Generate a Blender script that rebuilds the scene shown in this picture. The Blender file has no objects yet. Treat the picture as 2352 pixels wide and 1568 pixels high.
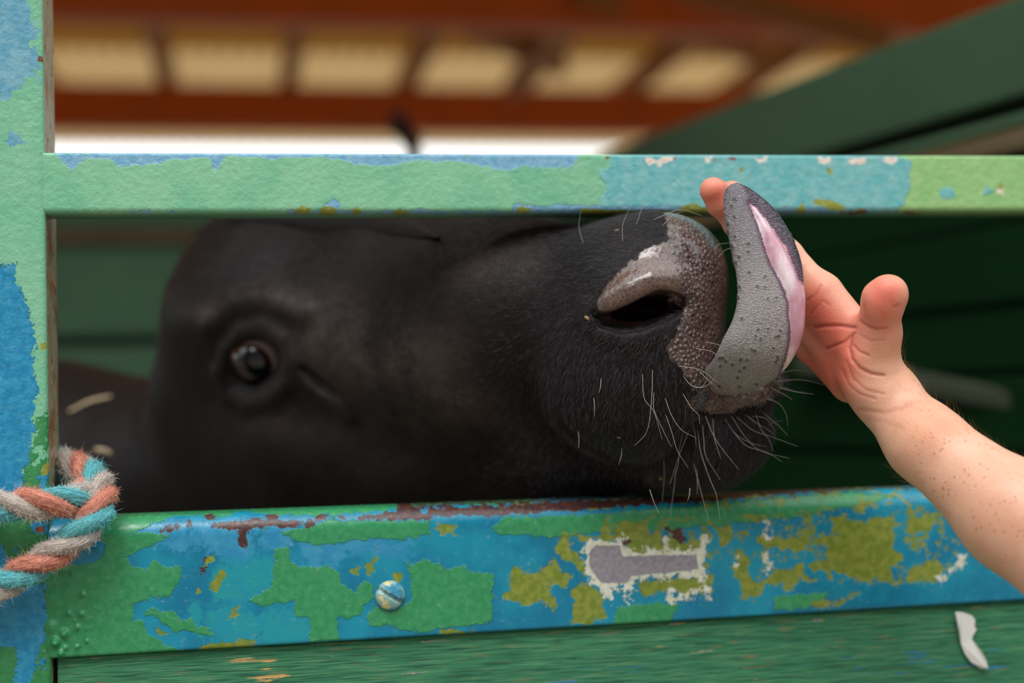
import bpy, math, random
import numpy as np
from mathutils import Vector

# ------------------------------------------------------------------ camera
F = 3267.0                                   # 50 mm lens, 36 mm sensor, 2352 px wide
sc = bpy.context.scene
PITCH, ROLL, YAW = math.radians(2.50), math.radians(-1.59), math.radians(10.64)
CAM = np.array([0.0, 0.0, 1.25])
_r = np.array([1.0, 0, 0]); FW = np.array([0, math.cos(PITCH), math.sin(PITCH)])
_u = np.array([0, -math.sin(PITCH), math.cos(PITCH)])
RT = _r*math.cos(ROLL) + _u*math.sin(ROLL); UP = -_r*math.sin(ROLL) + _u*math.cos(ROLL)
MAT = np.array([RT, UP, FW])                 # rows: camera right, up, forward in the world

cam_data = bpy.data.cameras.new('camera'); cam = bpy.data.objects.new('camera', cam_data)
sc.collection.objects.link(cam); sc.camera = cam
from mathutils import Matrix
cam.matrix_world = Matrix(((RT[0], UP[0], -FW[0], CAM[0]), (RT[1], UP[1], -FW[1], CAM[1]),
                           (RT[2], UP[2], -FW[2], CAM[2]), (0, 0, 0, 1)))
cam_data.lens = 50; cam_data.sensor_width = 36; cam_data.clip_start = 0.05; cam_data.clip_end = 200
cam_data.dof.use_dof = True; cam_data.dof.focus_distance = 0.925; cam_data.dof.aperture_fstop = 2.3

# ------------------------------------------------------------------ light
world = bpy.data.worlds.new('overcast'); sc.world = world; world.use_nodes = True
wn = world.node_tree; wn.nodes.clear()
wo = wn.nodes.new('ShaderNodeOutputWorld'); wb = wn.nodes.new('ShaderNodeBackground')
wt = wn.nodes.new('ShaderNodeTexCoord'); wsx = wn.nodes.new('ShaderNodeSeparateXYZ'); wr = wn.nodes.new('ShaderNodeValToRGB')
wn.links.new(wt.outputs['Generated'], wsx.inputs[0])
# bright overcast sky; darkened low behind the camera to shape the light, nothing built there
wm = wn.nodes.new('ShaderNodeMath'); wm.operation = 'MULTIPLY_ADD'; wn.links.new(wsx.outputs['Y'], wm.inputs[0]); wm.inputs[1].default_value = .42; wn.links.new(wsx.outputs['Z'], wm.inputs[2])
wn.links.new(wm.outputs[0], wr.inputs[0])
wr.color_ramp.elements[0].position = 0.02; wr.color_ramp.elements[0].color = (0.10, 0.11, 0.11, 1)
wr.color_ramp.elements[1].position = 0.42; wr.color_ramp.elements[1].color = (0.95, 0.98, 1.0, 1)
wn.links.new(wr.outputs[0], wb.inputs[0]); wb.inputs['Strength'].default_value = 2.1
wn.links.new(wb.outputs[0], wo.inputs[0])
sun_d = bpy.data.lights.new('sun', 'SUN'); sun_d.energy = 1.45; sun_d.angle = math.radians(24); sun_d.color = (1.0, 0.97, 0.93)
sun = bpy.data.objects.new('sun', sun_d); sc.collection.objects.link(sun)
sun.rotation_euler = Vector((-0.10, -0.62, 0.95)).to_track_quat('Z', 'Y').to_euler()
sc.view_settings.view_transform = 'Standard'; sc.view_settings.look = 'None'
sc.view_settings.exposure = 0.0; sc.view_settings.gamma = 1.0; sc.view_settings.use_curve_mapping = False

# ------------------------------------------------------------------ helpers
def C(px, py, D): return np.array([(px-1176)/F*D, -(py-784)/F*D, D])          # camera space
def toW(p): return CAM + np.asarray(p) @ MAT
def P(px, py, D): return toW(C(px, py, D))
def toC(w): return (np.asarray(w) - CAM) @ MAT.T
def toPx(w):
    c = toC(w); return np.stack([1176 + c[..., 0]/c[..., 2]*F, 784 - c[..., 1]/c[..., 2]*F], -1)
def lin(r, g, b):
    f = lambda v: (v/255/12.92) if v/255 <= .04045 else ((v/255+.055)/1.055)**2.4
    return (f(r), f(g), f(b), 1)

FU = np.array([math.cos(YAW), math.sin(YAW), 0]); FZ = np.array([0, 0, 1.0]); FN = np.array([math.sin(YAW), -math.cos(YAW), 0])
FO = P(108, 1000, 0.93)
def hit(px, py, O=None, N=None):
    O = FO if O is None else O; N = FN if N is None else N
    d = C(px, py, 1.0) @ MAT
    return CAM + d * (((O-CAM) @ N)/(d @ N))
def uv(px, py, off=0.0):
    w = hit(px, py, FO - FN*off) - FO
    return np.array([w @ FU, w[2]])
def onf(u, v, depth=0.0): return FO + FU*u + FZ*v - FN*depth

def sdpoly(pts, poly):
    """signed distance in the units of pts to a polygon, positive inside"""
    poly = np.asarray(poly, float); n = len(poly)
    best = np.full(len(pts), 1e9); ins = np.zeros(len(pts), bool)
    for i in range(n):
        a, b = poly[i], poly[(i+1) % n]; ab = b-a; ap = pts-a
        t = np.clip((ap @ ab)/max(ab @ ab, 1e-9), 0, 1)
        best = np.minimum(best, np.hypot(*(ap - t[:, None]*ab).T))
        if a[1] != b[1]:
            c = (a[1] > pts[:, 1]) != (b[1] > pts[:, 1])
            ins ^= c & (pts[:, 0] < (b[0]-a[0])*(pts[:, 1]-a[1])/(b[1]-a[1]) + a[0])
    return np.where(ins, best, -best)
def sdmany(pts, polys, bias=0.0):
    r = np.full(len(pts), -1e3)
    for p in polys: r = np.maximum(r, sdpoly(pts, p))
    return r + bias
def sdlines(pts, lines):
    r = np.full(len(pts), 1e3)
    for l in lines:
        for a, b in zip(l[:-1], l[1:]):
            a = np.array(a, float); b = np.array(b, float); ab = b-a; ap = pts-a
            t = np.clip((ap @ ab)/max(ab @ ab, 1e-9), 0, 1)
            r = np.minimum(r, np.hypot(*(ap - t[:, None]*ab).T))
    return r

def link(o, parent=None):
    sc.collection.objects.link(o)
    if parent is not None: o.parent = parent
    return o
def tag(o, label=None, cat=None, group=None, kind=None):
    if label: o['label'] = label
    if cat: o['category'] = cat
    if group: o['group'] = group
    if kind: o['kind'] = kind
    return o
def empty(name, loc):
    o = bpy.data.objects.new(name, None); o.empty_display_size = 0.02; o.location = loc; return link(o)
def mesh_obj(name, V, Fc, mat, parent=None, origin=None, smooth=True, attrs=None, uvs=None):
    """world-space vertices; the object's origin is put at `origin` (or its parent's origin)"""
    V = np.asarray(V, float)
    base = np.array(parent.location) if parent is not None else np.zeros(3)
    if parent is not None and parent.parent is not None: base = base + np.array(parent.parent.location)
    org = np.zeros(3) if origin is None else np.asarray(origin, float)
    if parent is not None and origin is None: org = base
    me = bpy.data.meshes.new(name); me.from_pydata((V-org).tolist(), [], Fc if isinstance(Fc, list) else Fc.tolist()); me.update()
    if smooth: me.polygons.foreach_set('use_smooth', [True]*len(me.polygons))
    for m in (mat if isinstance(mat, (list, tuple)) else [mat]): me.materials.append(m)
    for k, v in (attrs or {}).items():
        a = me.attributes.new(k, 'FLOAT', 'POINT'); a.data.foreach_set('value', np.asarray(v, np.float32))
    if uvs is not None:
        ul = me.uv_layers.new(name='UVMap'); li = np.empty(len(me.loops), int); me.loops.foreach_get('vertex_index', li)
        ul.data.foreach_set('uv', np.asarray(uvs, np.float32)[li].ravel())
    o = bpy.data.objects.new(name, me); link(o, parent); o.location = org - base
    return o
def box_faces(P8):
    return [(0, 1, 2, 3), (7, 6, 5, 4), (0, 4, 5, 1), (1, 5, 6, 2), (2, 6, 7, 3), (3, 7, 4, 0)]
def bevel(o, w, seg=2):
    b = o.modifiers.new('bevel', 'BEVEL'); b.width = w; b.segments = seg; b.limit_method = 'ANGLE'; return o
def prism(name, quad, back, mat, parent=None, bev=0.004, origin=None):
    """a board: four front corners (world) and an offset vector for its thickness"""
    q = [np.asarray(p, float) for p in quad]; V = q + [p + np.asarray(back) for p in q]
    o = mesh_obj(name, V, box_faces(V), mat, parent, origin, smooth=False)
    import bmesh
    bm = bmesh.new(); bm.from_mesh(o.data); bmesh.ops.recalc_face_normals(bm, faces=bm.faces); bm.to_mesh(o.data); bm.free()
    return bevel(o, bev)
def grid_faces(n, m, closed_m=False, closed_n=False):
    i = np.arange(n if closed_n else n-1); j = np.arange(m if closed_m else m-1)
    I, J = np.meshgrid(i, j, indexing='ij'); I2 = (I+1) % n; J2 = (J+1) % m
    return np.stack([I*m+J, I2*m+J, I2*m+J2, I*m+J2], -1).reshape(-1, 4)
def catmull(pts, n):
    p = np.asarray(pts, float); p = np.vstack([2*p[0]-p[1], p, 2*p[-1]-p[-2]])
    t = np.linspace(0, len(pts)-1-1e-9, n); k = t.astype(int); f = (t-k)[:, None]
    a, b, c, d = p[k], p[k+1], p[k+2], p[k+3]
    return .5*((2*b)+(-a+c)*f+(2*a-5*b+4*c-d)*f**2+(-a+3*b-3*c+d)*f**3)
def curves_obj(name, strands, rad, mat, parent):
    """hair strands (N, k, 3 in world space)"""
    strands = np.asarray(strands, np.float32); n, k, _ = strands.shape
    base = np.array(parent.location, np.float32)
    h = bpy.data.hair_curves.new(name); h.add_curves([k]*n)
    h.attributes['position'].data.foreach_set('vector', (strands-base).ravel())
    r = h.attributes.get('radius') or h.attributes.new('radius', 'FLOAT', 'POINT')
    taper = np.linspace(1, .15, k)[None, :]*np.ones((n, 1))
    r.data.foreach_set('value', (taper*np.asarray(rad).reshape(-1, 1)).astype(np.float32).ravel())
    h.materials.append(mat)
    o = bpy.data.objects.new(name, h); link(o, parent); return o

# ------------------------------------------------------------------ node helper
class N:
    def __init__(s, name):
        s.m = bpy.data.materials.new(name); s.m.use_nodes = True; s.t = s.m.node_tree; s.t.nodes.clear()
        s.out = s.n('ShaderNodeOutputMaterial'); s.b = s.n('ShaderNodeBsdfPrincipled'); s.l(s.b.outputs[0], s.out.inputs[0])
        s.tc = s.n('ShaderNodeTexCoord').outputs['Object']; s.bump_in = None
    def n(s, t): return s.t.nodes.new(t)
    def l(s, a, b): s.t.links.new(a, b)
    def put(s, v, sock):
        if hasattr(v, 'links') or isinstance(v, bpy.types.NodeSocket): s.l(v, sock)
        else: sock.default_value = v
    def noise(s, scale, detail=3, rough=.55, vec=None, dist=0.0, out=0):
        x = s.n('ShaderNodeTexNoise'); x.inputs['Scale'].default_value = scale; x.inputs['Detail'].default_value = detail
        x.inputs['Roughness'].default_value = rough; x.inputs['Distortion'].default_value = dist; s.l(vec or s.tc, x.inputs['Vector']); return x.outputs[out]
    def vor(s, scale, feature='F1', vec=None, out='Distance', smooth=None, rand=1.0):
        x = s.n('ShaderNodeTexVoronoi'); x.feature = feature; x.inputs['Scale'].default_value = scale
        x.inputs['Randomness'].default_value = rand
        if smooth is not None: x.inputs['Smoothness'].default_value = smooth
        s.l(vec or s.tc, x.inputs['Vector']); return x.outputs[out]
    def attr(s, name):
        x = s.n('ShaderNodeAttribute'); x.attribute_name = name; return x.outputs['Fac']
    def math(s, op, a, b=0.0, c=0.0, clamp=False):
        x = s.n('ShaderNodeMath'); x.operation = op; x.use_clamp = clamp
        for v, i in ((a, 0), (b, 1), (c, 2)): s.put(v, x.inputs[i])
        return x.outputs[0]
    def rng(s, v, a, b, c=0.0, d=1.0, smooth=True):
        x = s.n('ShaderNodeMapRange'); x.interpolation_type = 'SMOOTHSTEP' if smooth else 'LINEAR'
        for val, i in ((v, 0), (a, 1), (b, 2), (c, 3), (d, 4)): s.put(val, x.inputs[i])
        return x.outputs[0]
    def mix(s, f, a, b, mode='MIX'):
        x = s.n('ShaderNodeMix'); x.data_type = 'RGBA'; x.blend_type = mode
        s.put(f, x.inputs[0]); s.put(a, x.inputs[6]); s.put(b, x.inputs[7]); return x.outputs[2]
    def stretch(s, sx, sy, sz, vec=None, rot=(0, 0, 0)):
        x = s.n('ShaderNodeMapping'); x.inputs['Scale'].default_value = (sx, sy, sz); x.inputs['Rotation'].default_value = rot
        s.l(vec or s.tc, x.inputs['Vector']); return x.outputs[0]
    def bump(s, h, dist, strength=1.0):
        x = s.n('ShaderNodeBump'); x.inputs['Distance'].default_value = dist; s.put(strength, x.inputs['Strength']); s.l(h, x.inputs['Height'])
        if s.bump_in is not None: s.l(s.bump_in, x.inputs['Normal'])
        s.bump_in = x.outputs[0]; s.l(x.outputs[0], s.b.inputs['Normal'])
    def set(s, **k):
        for a, v in k.items(): s.put(v, s.b.inputs[a.replace('_', ' ')])
        return s
def simple(name, col, rough=.6, nscale=30, namp=.25, bumpd=0.0, bscale=200, **k):
    m = N(name); n = m.noise(nscale, 4)
    c2 = tuple(x*(1-namp) for x in col[:3])+(1,); c3 = tuple(min(1, x*(1+namp)) for x in col[:3])+(1,)
    m.set(Base_Color=m.mix(n, c2, c3), Roughness=rough, **k)
    if bumpd: m.bump(m.noise(bscale, 4), bumpd)
    return m.m

# ------------------------------------------------------------------ surface extraction (smooth implicit bodies)
def surface_nets(fn, xs, ys, zs, margin=1.6, st=4):
    """zero surface of fn over a rectilinear grid; coarse pass first, then fine values only near the surface"""
    nx, ny, nz = len(xs), len(ys), len(zs)
    cx, cy, cz = (np.unique(np.r_[np.arange(0, n, st), n-1]) for n in (nx, ny, nz))
    G = np.stack(np.meshgrid(xs[cx], ys[cy], zs[cz], indexing='ij'), -1).reshape(-1, 3)
    fc = fn(G).reshape(len(cx), len(cy), len(cz))
    full = np.empty((nx, ny, nz), np.float32); need = np.zeros((nx, ny, nz), bool)
    hx, hy, hz = np.gradient(xs), np.gradient(ys), np.gradient(zs)
    ix = np.clip(np.round(np.interp(np.arange(nx), cx, np.arange(len(cx)))).astype(int), 0, len(cx)-1)
    iy = np.clip(np.round(np.interp(np.arange(ny), cy, np.arange(len(cy)))).astype(int), 0, len(cy)-1)
    iz = np.clip(np.round(np.interp(np.arange(nz), cz, np.arange(len(cz)))).astype(int), 0, len(cz)-1)
    full[:] = fc[np.ix_(ix, iy, iz)]
    diag = np.sqrt(hx[:, None, None]**2 + hy[None, :, None]**2 + hz[None, None, :]**2)*st*margin*.6
    need = np.abs(full) < diag
    idx = np.argwhere(need)
    for s in range(0, len(idx), 400000):
        q = idx[s:s+400000]; full[q[:, 0], q[:, 1], q[:, 2]] = fn(np.stack([xs[q[:, 0]], ys[q[:, 1]], zs[q[:, 2]]], -1))
    neg = full < 0
    cor = [(i, j, k) for i in (0, 1) for j in (0, 1) for k in (0, 1)]
    cnt = sum(neg[i:nx-1+i, j:ny-1+j, k:nz-1+k].astype(np.int8) for i, j, k in cor)
    act = np.argwhere((cnt > 0) & (cnt < 8))
    cid = np.full((nx-1, ny-1, nz-1), -1, np.int32); cid[act[:, 0], act[:, 1], act[:, 2]] = np.arange(len(act))
    acc = np.zeros((len(act), 3)); wsum = np.zeros(len(act))
    pos = lambda q: np.stack([xs[q[:, 0]], ys[q[:, 1]], zs[q[:, 2]]], -1)
    for a in range(8):
        for b in range(a+1, 8):
            A, B = np.array(cor[a]), np.array(cor[b])
            if np.abs(A-B).sum() != 1: continue
            qa, qb = act+A, act+B
            fa = full[qa[:, 0], qa[:, 1], qa[:, 2]]; fb = full[qb[:, 0], qb[:, 1], qb[:, 2]]
            m = (fa < 0) != (fb < 0); t = np.where(m, fa/np.where(m, fa-fb, 1), 0)[:, None]
            acc += np.where(m[:, None], pos(qa)*(1-t)+pos(qb)*t, 0); wsum += m
    V = acc/wsum[:, None]
    faces = []
    for ax in range(3):
        sl0 = [slice(None)]*3; sl1 = [slice(None)]*3; sl0[ax] = slice(0, -1); sl1[ax] = slice(1, None)
        ch = neg[tuple(sl0)] != neg[tuple(sl1)]; e = np.argwhere(ch)
        o1, o2 = [(1, 2), (2, 0), (0, 1)][ax]
        ok = (e[:, o1] > 0) & (e[:, o2] > 0) & (e[:, o1] < (nx, ny, nz)[o1]-1) & (e[:, o2] < (nx, ny, nz)[o2]-1); e = e[ok]
        def cc(d1, d2):
            q = e.copy(); q[:, o1] -= d1; q[:, o2] -= d2; return cid[q[:, 0], q[:, 1], q[:, 2]]
        quad = np.stack([cc(1, 1), cc(0, 1), cc(0, 0), cc(1, 0)], -1)
        fl = ~neg[e[:, 0], e[:, 1], e[:, 2]]; quad[fl] = quad[fl][:, ::-1]
        faces.append(quad)
    Fc = np.vstack(faces); Fc = Fc[(Fc >= 0).all(1)]
    g = np.zeros_like(V)
    for it in range(2):
        f0 = fn(V); h = 4e-4
        for k in range(3):
            d = np.zeros(3); d[k] = h; g[:, k] = (fn(V+d)-fn(V-d))/(2*h)
        gn = (g**2).sum(1)+1e-6; step = -f0/gn
        V = V + np.clip(step, -.002, .002)[:, None]*g
    return V, Fc, g/np.sqrt((g**2).sum(1)+1e-9)[:, None]
def smin(a, b, k):
    h = np.clip(.5+.5*(b-a)/k, 0, 1); return b*(1-h)+a*h - k*h*(1-h)
def smax(a, b, k): return -smin(-a, -b, k)
def s_cone(p, a, b, ra, rb):
    ab = b-a; t = np.clip(((p-a) @ ab)/(ab @ ab), 0, 1)
    return np.sqrt((((p-a) - t[:, None]*ab)**2).sum(1)) - (ra + (rb-ra)*t)
def s_ell(p, c, r, A=None):
    q = p-c
    if A is not None: q = q @ A.T
    k0 = np.sqrt(((q/r)**2).sum(1))+1e-9; k1 = np.sqrt(((q/(r*r))**2).sum(1))+1e-9
    return k0*(k0-1)/k1

# ================================================================== paint
def paint(name, base, layers, rough=.38, peel=.00025, pscale=320, side=None, dust_or_lit=.25):
    """layers: (attribute, colour, colour2, edge noise in px, noise scale, raised)"""
    m = N(name); big = m.noise(28, 4); fine = m.noise(260, 4, .6)
    col = m.mix(m.rng(big, .35, .65), base[0], base[1]); h = None
    for at, c1, c2, amp, nsc, raised in layers:
        nz = m.math('MULTIPLY', m.math('SUBTRACT', m.noise(nsc, 5, .62), .5), 4.0); n2 = m.math('MULTIPLY', m.math('SUBTRACT', m.noise(nsc*5, 3, .6), .5), 4.0)
        s = m.math('ADD', m.attr(at), m.math('ADD', m.math('MULTIPLY', nz, amp), m.math('MULTIPLY', n2, amp*.45)))
        k = m.rng(s, -.8, .8)
        col = m.mix(k if amp < 50 else m.rng(s, -16, 22), col, m.mix(m.rng(m.noise(nsc*1.7, 4), .35, .65), c1, c2))
        if raised:
            rise = m.rng(s, -2.0, 2.5); h = rise if h is None else m.math('ADD', h, m.math('MULTIPLY', rise, raised))
    # scuffs and dust specks in the paint
    sc_ = m.rng(fine, .60, .78); col = m.mix(m.math('MULTIPLY', sc_, dust_or_lit), col, lin(190, 205, 190))
    dk = m.rng(m.noise(170, 5, .7), .66, .74); col = m.mix(m.math('MULTIPLY', dk, .35), col, lin(25, 60, 40))
    m.set(Base_Color=col, Roughness=m.rng(fine, .3, .8, rough-.08, rough+.18))
    if h is not None: m.bump(h, .00035)
    m.bump(m.noise(pscale, 4, .6), peel)
    return m.m

GREEN, GREEN2 = lin(44, 140, 88), lin(62, 152, 100)
BLUE, BLUE2 = lin(0, 118, 154), lin(14, 144, 172)
TEAL = lin(28, 150, 160)
OLIVE, OLIVE2 = lin(112, 132, 45), lin(140, 150, 62)
RUST, RUST2 = lin(88, 48, 36), lin(60, 44, 48)
a1 = lambda L: [[(100+x/2.138, 1100+y/2.138) for x, y in p] for p in L]
a2 = lambda L: [[(1100+x/1.879, 1080+y/1.879) for x, y in p] for p in L]

green_low = a1([
 [(-60,430),(130,425),(215,415),(295,385),(300,330),(285,290),(470,262),(620,272),(540,325),(450,360),(395,385),(430,425),(500,440),(545,395),(600,430),(670,425),(680,480),(655,535),(610,580),(545,575),(530,540),(520,600),(455,610),(440,690),(480,680),(520,760),(590,810),(690,845),(60,900),(-60,900)],
 [(260,120),(500,60),(900,60),(1400,60),(2400,40),(2400,120),(1960,125),(1700,150),(1550,170),(1300,180),(1100,175),(960,150),(900,190),(760,175),(640,185),(560,210),(480,250),(285,290)],
 [(485,672),(500,640),(530,636),(640,660),(690,695),(730,680),(760,725),(790,715),(850,780),(740,750),(640,745),(590,715),(540,680)],
 [(1140,350),(1200,340),(1225,420),(1290,430),(1390,430),(1460,460),(1465,520),(1530,550),(1570,500),(1620,520),(1620,590),(1580,620),(1560,660),(1500,690),(1450,680),(1440,700),(1460,790),(1310,800),(1305,680),(1240,670),(1230,600),(1080,625),(1000,600),(1090,550),(1130,480)],
 [(1770,370),(1800,430),(1860,395),(1920,420),(1990,440),(2060,425),(2110,460),(2210,465),(2200,700),(2130,715),(1990,730),(1900,740),(1870,760),(1780,740),(1700,720),(1600,720),(1590,680),(1620,620),(1700,650),(1780,620),(1810,580),(1800,480)],
 [(1160,262),(1250,310),(1400,325),(1640,290),(1760,300),(1900,270),(1900,205),(1400,205),(1240,240)],
 [(2210,250),(2400,240),(2600,240),(2600,275),(2240,275)]]) + [
 [(1140,1212),(1250,1235),(1420,1222),(1650,1205),(1800,1190),(1950,1165),(2060,1140),(1950,1128),(1700,1150),(1400,1178),(1150,1190)],
 [(1770,1370),(1900,1362),(1890,1392),(1780,1400)], [(1420,1390),(1560,1385),(1540,1430),(1400,1440)]]
olive_low = a2([
 [(100,560),(120,500),(150,410),(200,440),(250,430),(330,385),(350,430),(400,440),(370,510),(310,480),(320,530),(345,600),(320,610),(280,560),(240,570),(200,590),(160,560)],
 [(320,320),(370,262),(410,270),(400,350),(460,400),(470,450),(400,400),(350,360)],
 [(430,290),(520,270),(560,235),(580,280),(620,205),(720,220),(740,280),(790,240),(800,300),(860,245),(890,300),(900,250),(950,300),(990,280),(980,370),(650,380),(620,300),(480,310)],
 [(400,660),(400,520),(460,480),(540,540),(540,620),(500,660)],
 [(670,480),(1020,450),(1000,520),(900,560),(820,510),(720,550),(690,500)],
 [(1010,240),(1090,240),(1100,290),(1060,330)],
 [(1100,320),(1150,340),(1160,430),(1200,490),(1260,450),(1300,420),(1400,400),(1410,440),(1330,520),(1300,490),(1240,500),(1200,555),(1140,540),(1100,440)],
 [(1180,280),(1410,290),(1400,350),(1240,340)],
 [(1500,200),(1620,200),(1660,240),(1720,190),(1790,200),(1800,330),(1840,380),(1780,420),(1800,500),(1720,470),(1620,480),(1560,440),(1440,440),(1400,400),(1500,380),(1480,300),(1540,270)],
 [(1840,200),(1980,200),(1950,270),(1840,270)], [(1840,480),(1870,400),(1980,380),(2010,420),(1990,490),(1900,480)],
 [(1420,570),(1640,530),(1560,580),(1450,600)]]) + a1([
 [(780,380),(850,370),(850,400),(810,435),(780,410)], [(860,450),(885,450),(860,560),(815,560),(820,520)],
 [(770,500),(780,510),(760,570),(740,560)], [(1640,330),(1665,335),(1600,480),(1575,470)], [(1705,455),(1772,455),(1760,495),(1720,488)],
 [(1490,455),(1540,440),(1530,465)], [(740,835),(850,798),(1040,798),(1030,830),(780,850)], [(1950,752),(2110,740),(2110,756)],
 [(565,745),(630,770),(620,785),(580,770)], [(890,690),(930,640),(970,600),(950,690)], [(1900,225),(2040,225),(2010,265),(1930,255)]]) + [
 [(1180,1158),(1260,1150),(1250,1172),(1190,1176)], [(1340,1150),(1480,1140),(1460,1160),(1350,1166)], [(1600,1130),(1800,1112),(1790,1135),(1620,1150)],
 [(1850,1112),(2050,1098),(2040,1118),(1870,1130)]]
grey_st = a2([[(500,320),(610,320),(620,370),(650,365),(940,360),(950,430),(660,460),(640,490),(530,490),(480,430),(470,360)]])
white_lines = a2([[(628,300),(640,545)], [(806,310),(822,440)], [(966,290),(972,360),(958,440),(990,545)], [(835,560),(940,520)], [(830,520),(835,570)],
                  [(1240,230),(1248,420)], [(2088,385),(1998,470)], [(540,540),(570,545)], [(1120,380),(1124,410)], [(650,540),(655,565)]])
rust_low = a1([[(570,245),(630,232),(632,260),(575,262)], [(645,225),(675,225),(675,250),(648,250)], [(700,200),(730,198),(728,230),(700,228)],
 [(800,178),(850,175),(850,200),(805,205)], [(820,215),(1000,200),(1320,205),(1320,232),(1100,238),(900,245),(820,235)], [(1100,175),(1150,170),(1150,200),(1105,205)],
 [(1330,178),(1390,176),(1385,200),(1335,202)], [(1420,190),(1700,168),(1900,172),(1900,195),(1650,200)], [(1740,110),(1790,110),(1860,160),(1880,180),(1740,170)],
 [(950,250),(1000,250),(1000,330),(965,330)], [(1080,240),(1110,240),(1110,262),(1082,262)], [(790,385),(798,388),(798,402),(786,400)], [(775,440),(795,440),(795,470),(772,468)]]) + [
 [(980,1168),(1150,1160),(1300,1150),(1420,1146),(1600,1138),(1700,1132),(1700,1144),(1500,1158),(1300,1172),(1130,1182),(980,1184)],
 [(1650,1122),(1780,1112),(1900,1102),(2100,1088),(2120,1100),(1950,1122),(1800,1132),(1660,1140)], [(1380,1262),(1440,1235),(1450,1245),(1400,1270)], [(1530,1215),(1560,1215),(1580,1240),(1560,1250)]]
ol_region = [[(1400,1190),(1700,1190),(2060,1150),(2200,1180),(2200,1290),(2120,1340),(1900,1330),(1700,1320),(1640,1270),(1600,1340),(1420,1330),(1330,1300)], [(1560,1135),(1900,1100),(2160,1085),(2160,1130),(1900,1150),(1560,1170)]]
rust_region = [[(900,1150),(1200,1140),(1600,1122),(1900,1095),(2200,1075),(2200,1108),(1900,1128),(1600,1148),(1200,1170),(1000,1182)]]
teal_low = a1([[(700,620),(1010,620),(1230,600),(1300,690),(1300,790),(850,800),(780,730)], [(1000,380),(1140,380),(1120,500),(1000,590),(850,600),(830,480)]])
bevel_sheen_low = []+a1([[(480,262),(700,215),(1000,225),(1220,245),(1240,340),(900,380),(700,350),(560,330)], [(1250,320),(1400,300),(1640,290),(1800,300),(1790,360),(1500,400),(1280,400)]])  # bevel highlight painted in as paler blue patches

def rail(name, b0, b1, t0, t1, u0, u1, T, rb, rt, mat, layers, off=0.0, toff=0.0, step=.0009, bumps=(), parent=None):
    B0, B1 = uv(*b0, off), uv(*b1, off); T0, T1 = uv(*t0, off+toff), uv(*t1, off+toff)
    U = np.r_[np.arange(u0, u0+.05, step*.8), np.arange(u0+.05, u1, step*1.9)]; vb = B0[1]+(U-B0[0])*(B1[1]-B0[1])/(B1[0]-B0[0]); vt = T0[1]+(U-T0[0])*(T1[1]-T0[1])/(T1[0]-T0[0])
    H = vt-vb; prof = [(0, 0, T)]
    for a in np.linspace(0, math.pi/2, 5): prof.append((0, rb*(1-math.sin(a)), rb*(1-math.cos(a))))     # bottom edge: v = rb*(1-sin), d
    prof = [(0.0, 0.0, T), (0.0, 0.0, rb)] + [(0.0, rb*(1-math.cos(a)), rb*(1-math.sin(a))) for a in np.linspace(.25, math.pi/2, 4)]
    nf = max(4, int((H.mean()-rb-rt)/step))
    prof += [(t, None, 0.0) for t in np.linspace(0, 1, nf)[1:-1]]
    prof += [(1.0, -rt*(1-math.sin(a)), rt*(1-math.cos(a))) for a in np.linspace(0, math.pi/2, 12)]
    prof += [(1.0, 0.0, rt+(T-rt)*t) for t in (.25, .5, .75, 1.0)]
    V = []
    for i, u in enumerate(U):
        for t, dv, d in prof:
            v = vb[i] + (rb + (H[i]-rb-rt)*t if dv is None else H[i]*t+dv)
            V.append((u, v, d))
    V = np.array(V); W = onf(V[:, :1], V[:, 1:2], V[:, 2:3]+off)
    px = toPx(W); 
    for bx, by, br, bh in bumps:
        g = np.exp(-((px[:, 0]-bx)**2+(px[:, 1]-by)**2)/(br*.6)**2)*bh*1.9; W = W + FN*g[:, None]*(V[:, 2:3] < rt)
    m = len(prof); n = len(U); Fc = grid_faces(n, m, closed_m=True).tolist(); Fc += [list(range(m)), list(range((n-1)*m, n*m))[::-1]]
    at = {k: f(px) for k, f in layers.items()}
    o = mesh_obj(name, W, Fc, mat, parent, attrs=at)
    return o

fence = empty('painted_gate', onf(-.04, 0, 0)*np.array([1, 1, 0]))
tag(fence, 'peeling green and blue painted steel gate the cow reaches through, wooden plank below', 'gate')
zb = lambda z: z-FO[2]
m_low = paint('paint_low', (BLUE, BLUE2), [
    ('teal', TEAL, lin(20,146,166), 60, 45, 0), ('pale', lin(40,138,182), lin(60,150,188), 60, 50, 0),
    ('green', GREEN, GREEN2, 8, 130, 1.0), ('olive', OLIVE, OLIVE2, 14, 120, -.4),
    ('rust', RUST, RUST2, 9, 160, -.3), ('white', lin(205, 208, 180), lin(226, 230, 220), 22, 150, .6), ('grey', lin(138, 132, 142), lin(155, 150, 158), 3, 200, 0)], peel=.0002, rough=.27)
weld = [(225,1260,14,.0006),(190,1365,9,.0012),(158,1408,9,.0013),(187,1410,10,.0013),(172,1425,6,.0008),(178,1440,10,.0011),(148,1455,16,.0022),(128,1475,18,.003),(118,1440,26,.0015),
        (198,1443,6,.0006),(150,1487,9,.0012),(176,1485,7,.0010),(200,1472,7,.0009),(140,1500,14,.0022),(120,1380,30,.0008),(165,1318,7,.0009),(147,1310,8,.0008),(210,1350,4,.0005),(240,1330,4,.0004),(230,1400,4,.0005),
        (260,1385,4,.0005),(215,1395,5,.0006),(183,1482,5,.0006)]
uR = uv(107, 784)[0]
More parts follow.
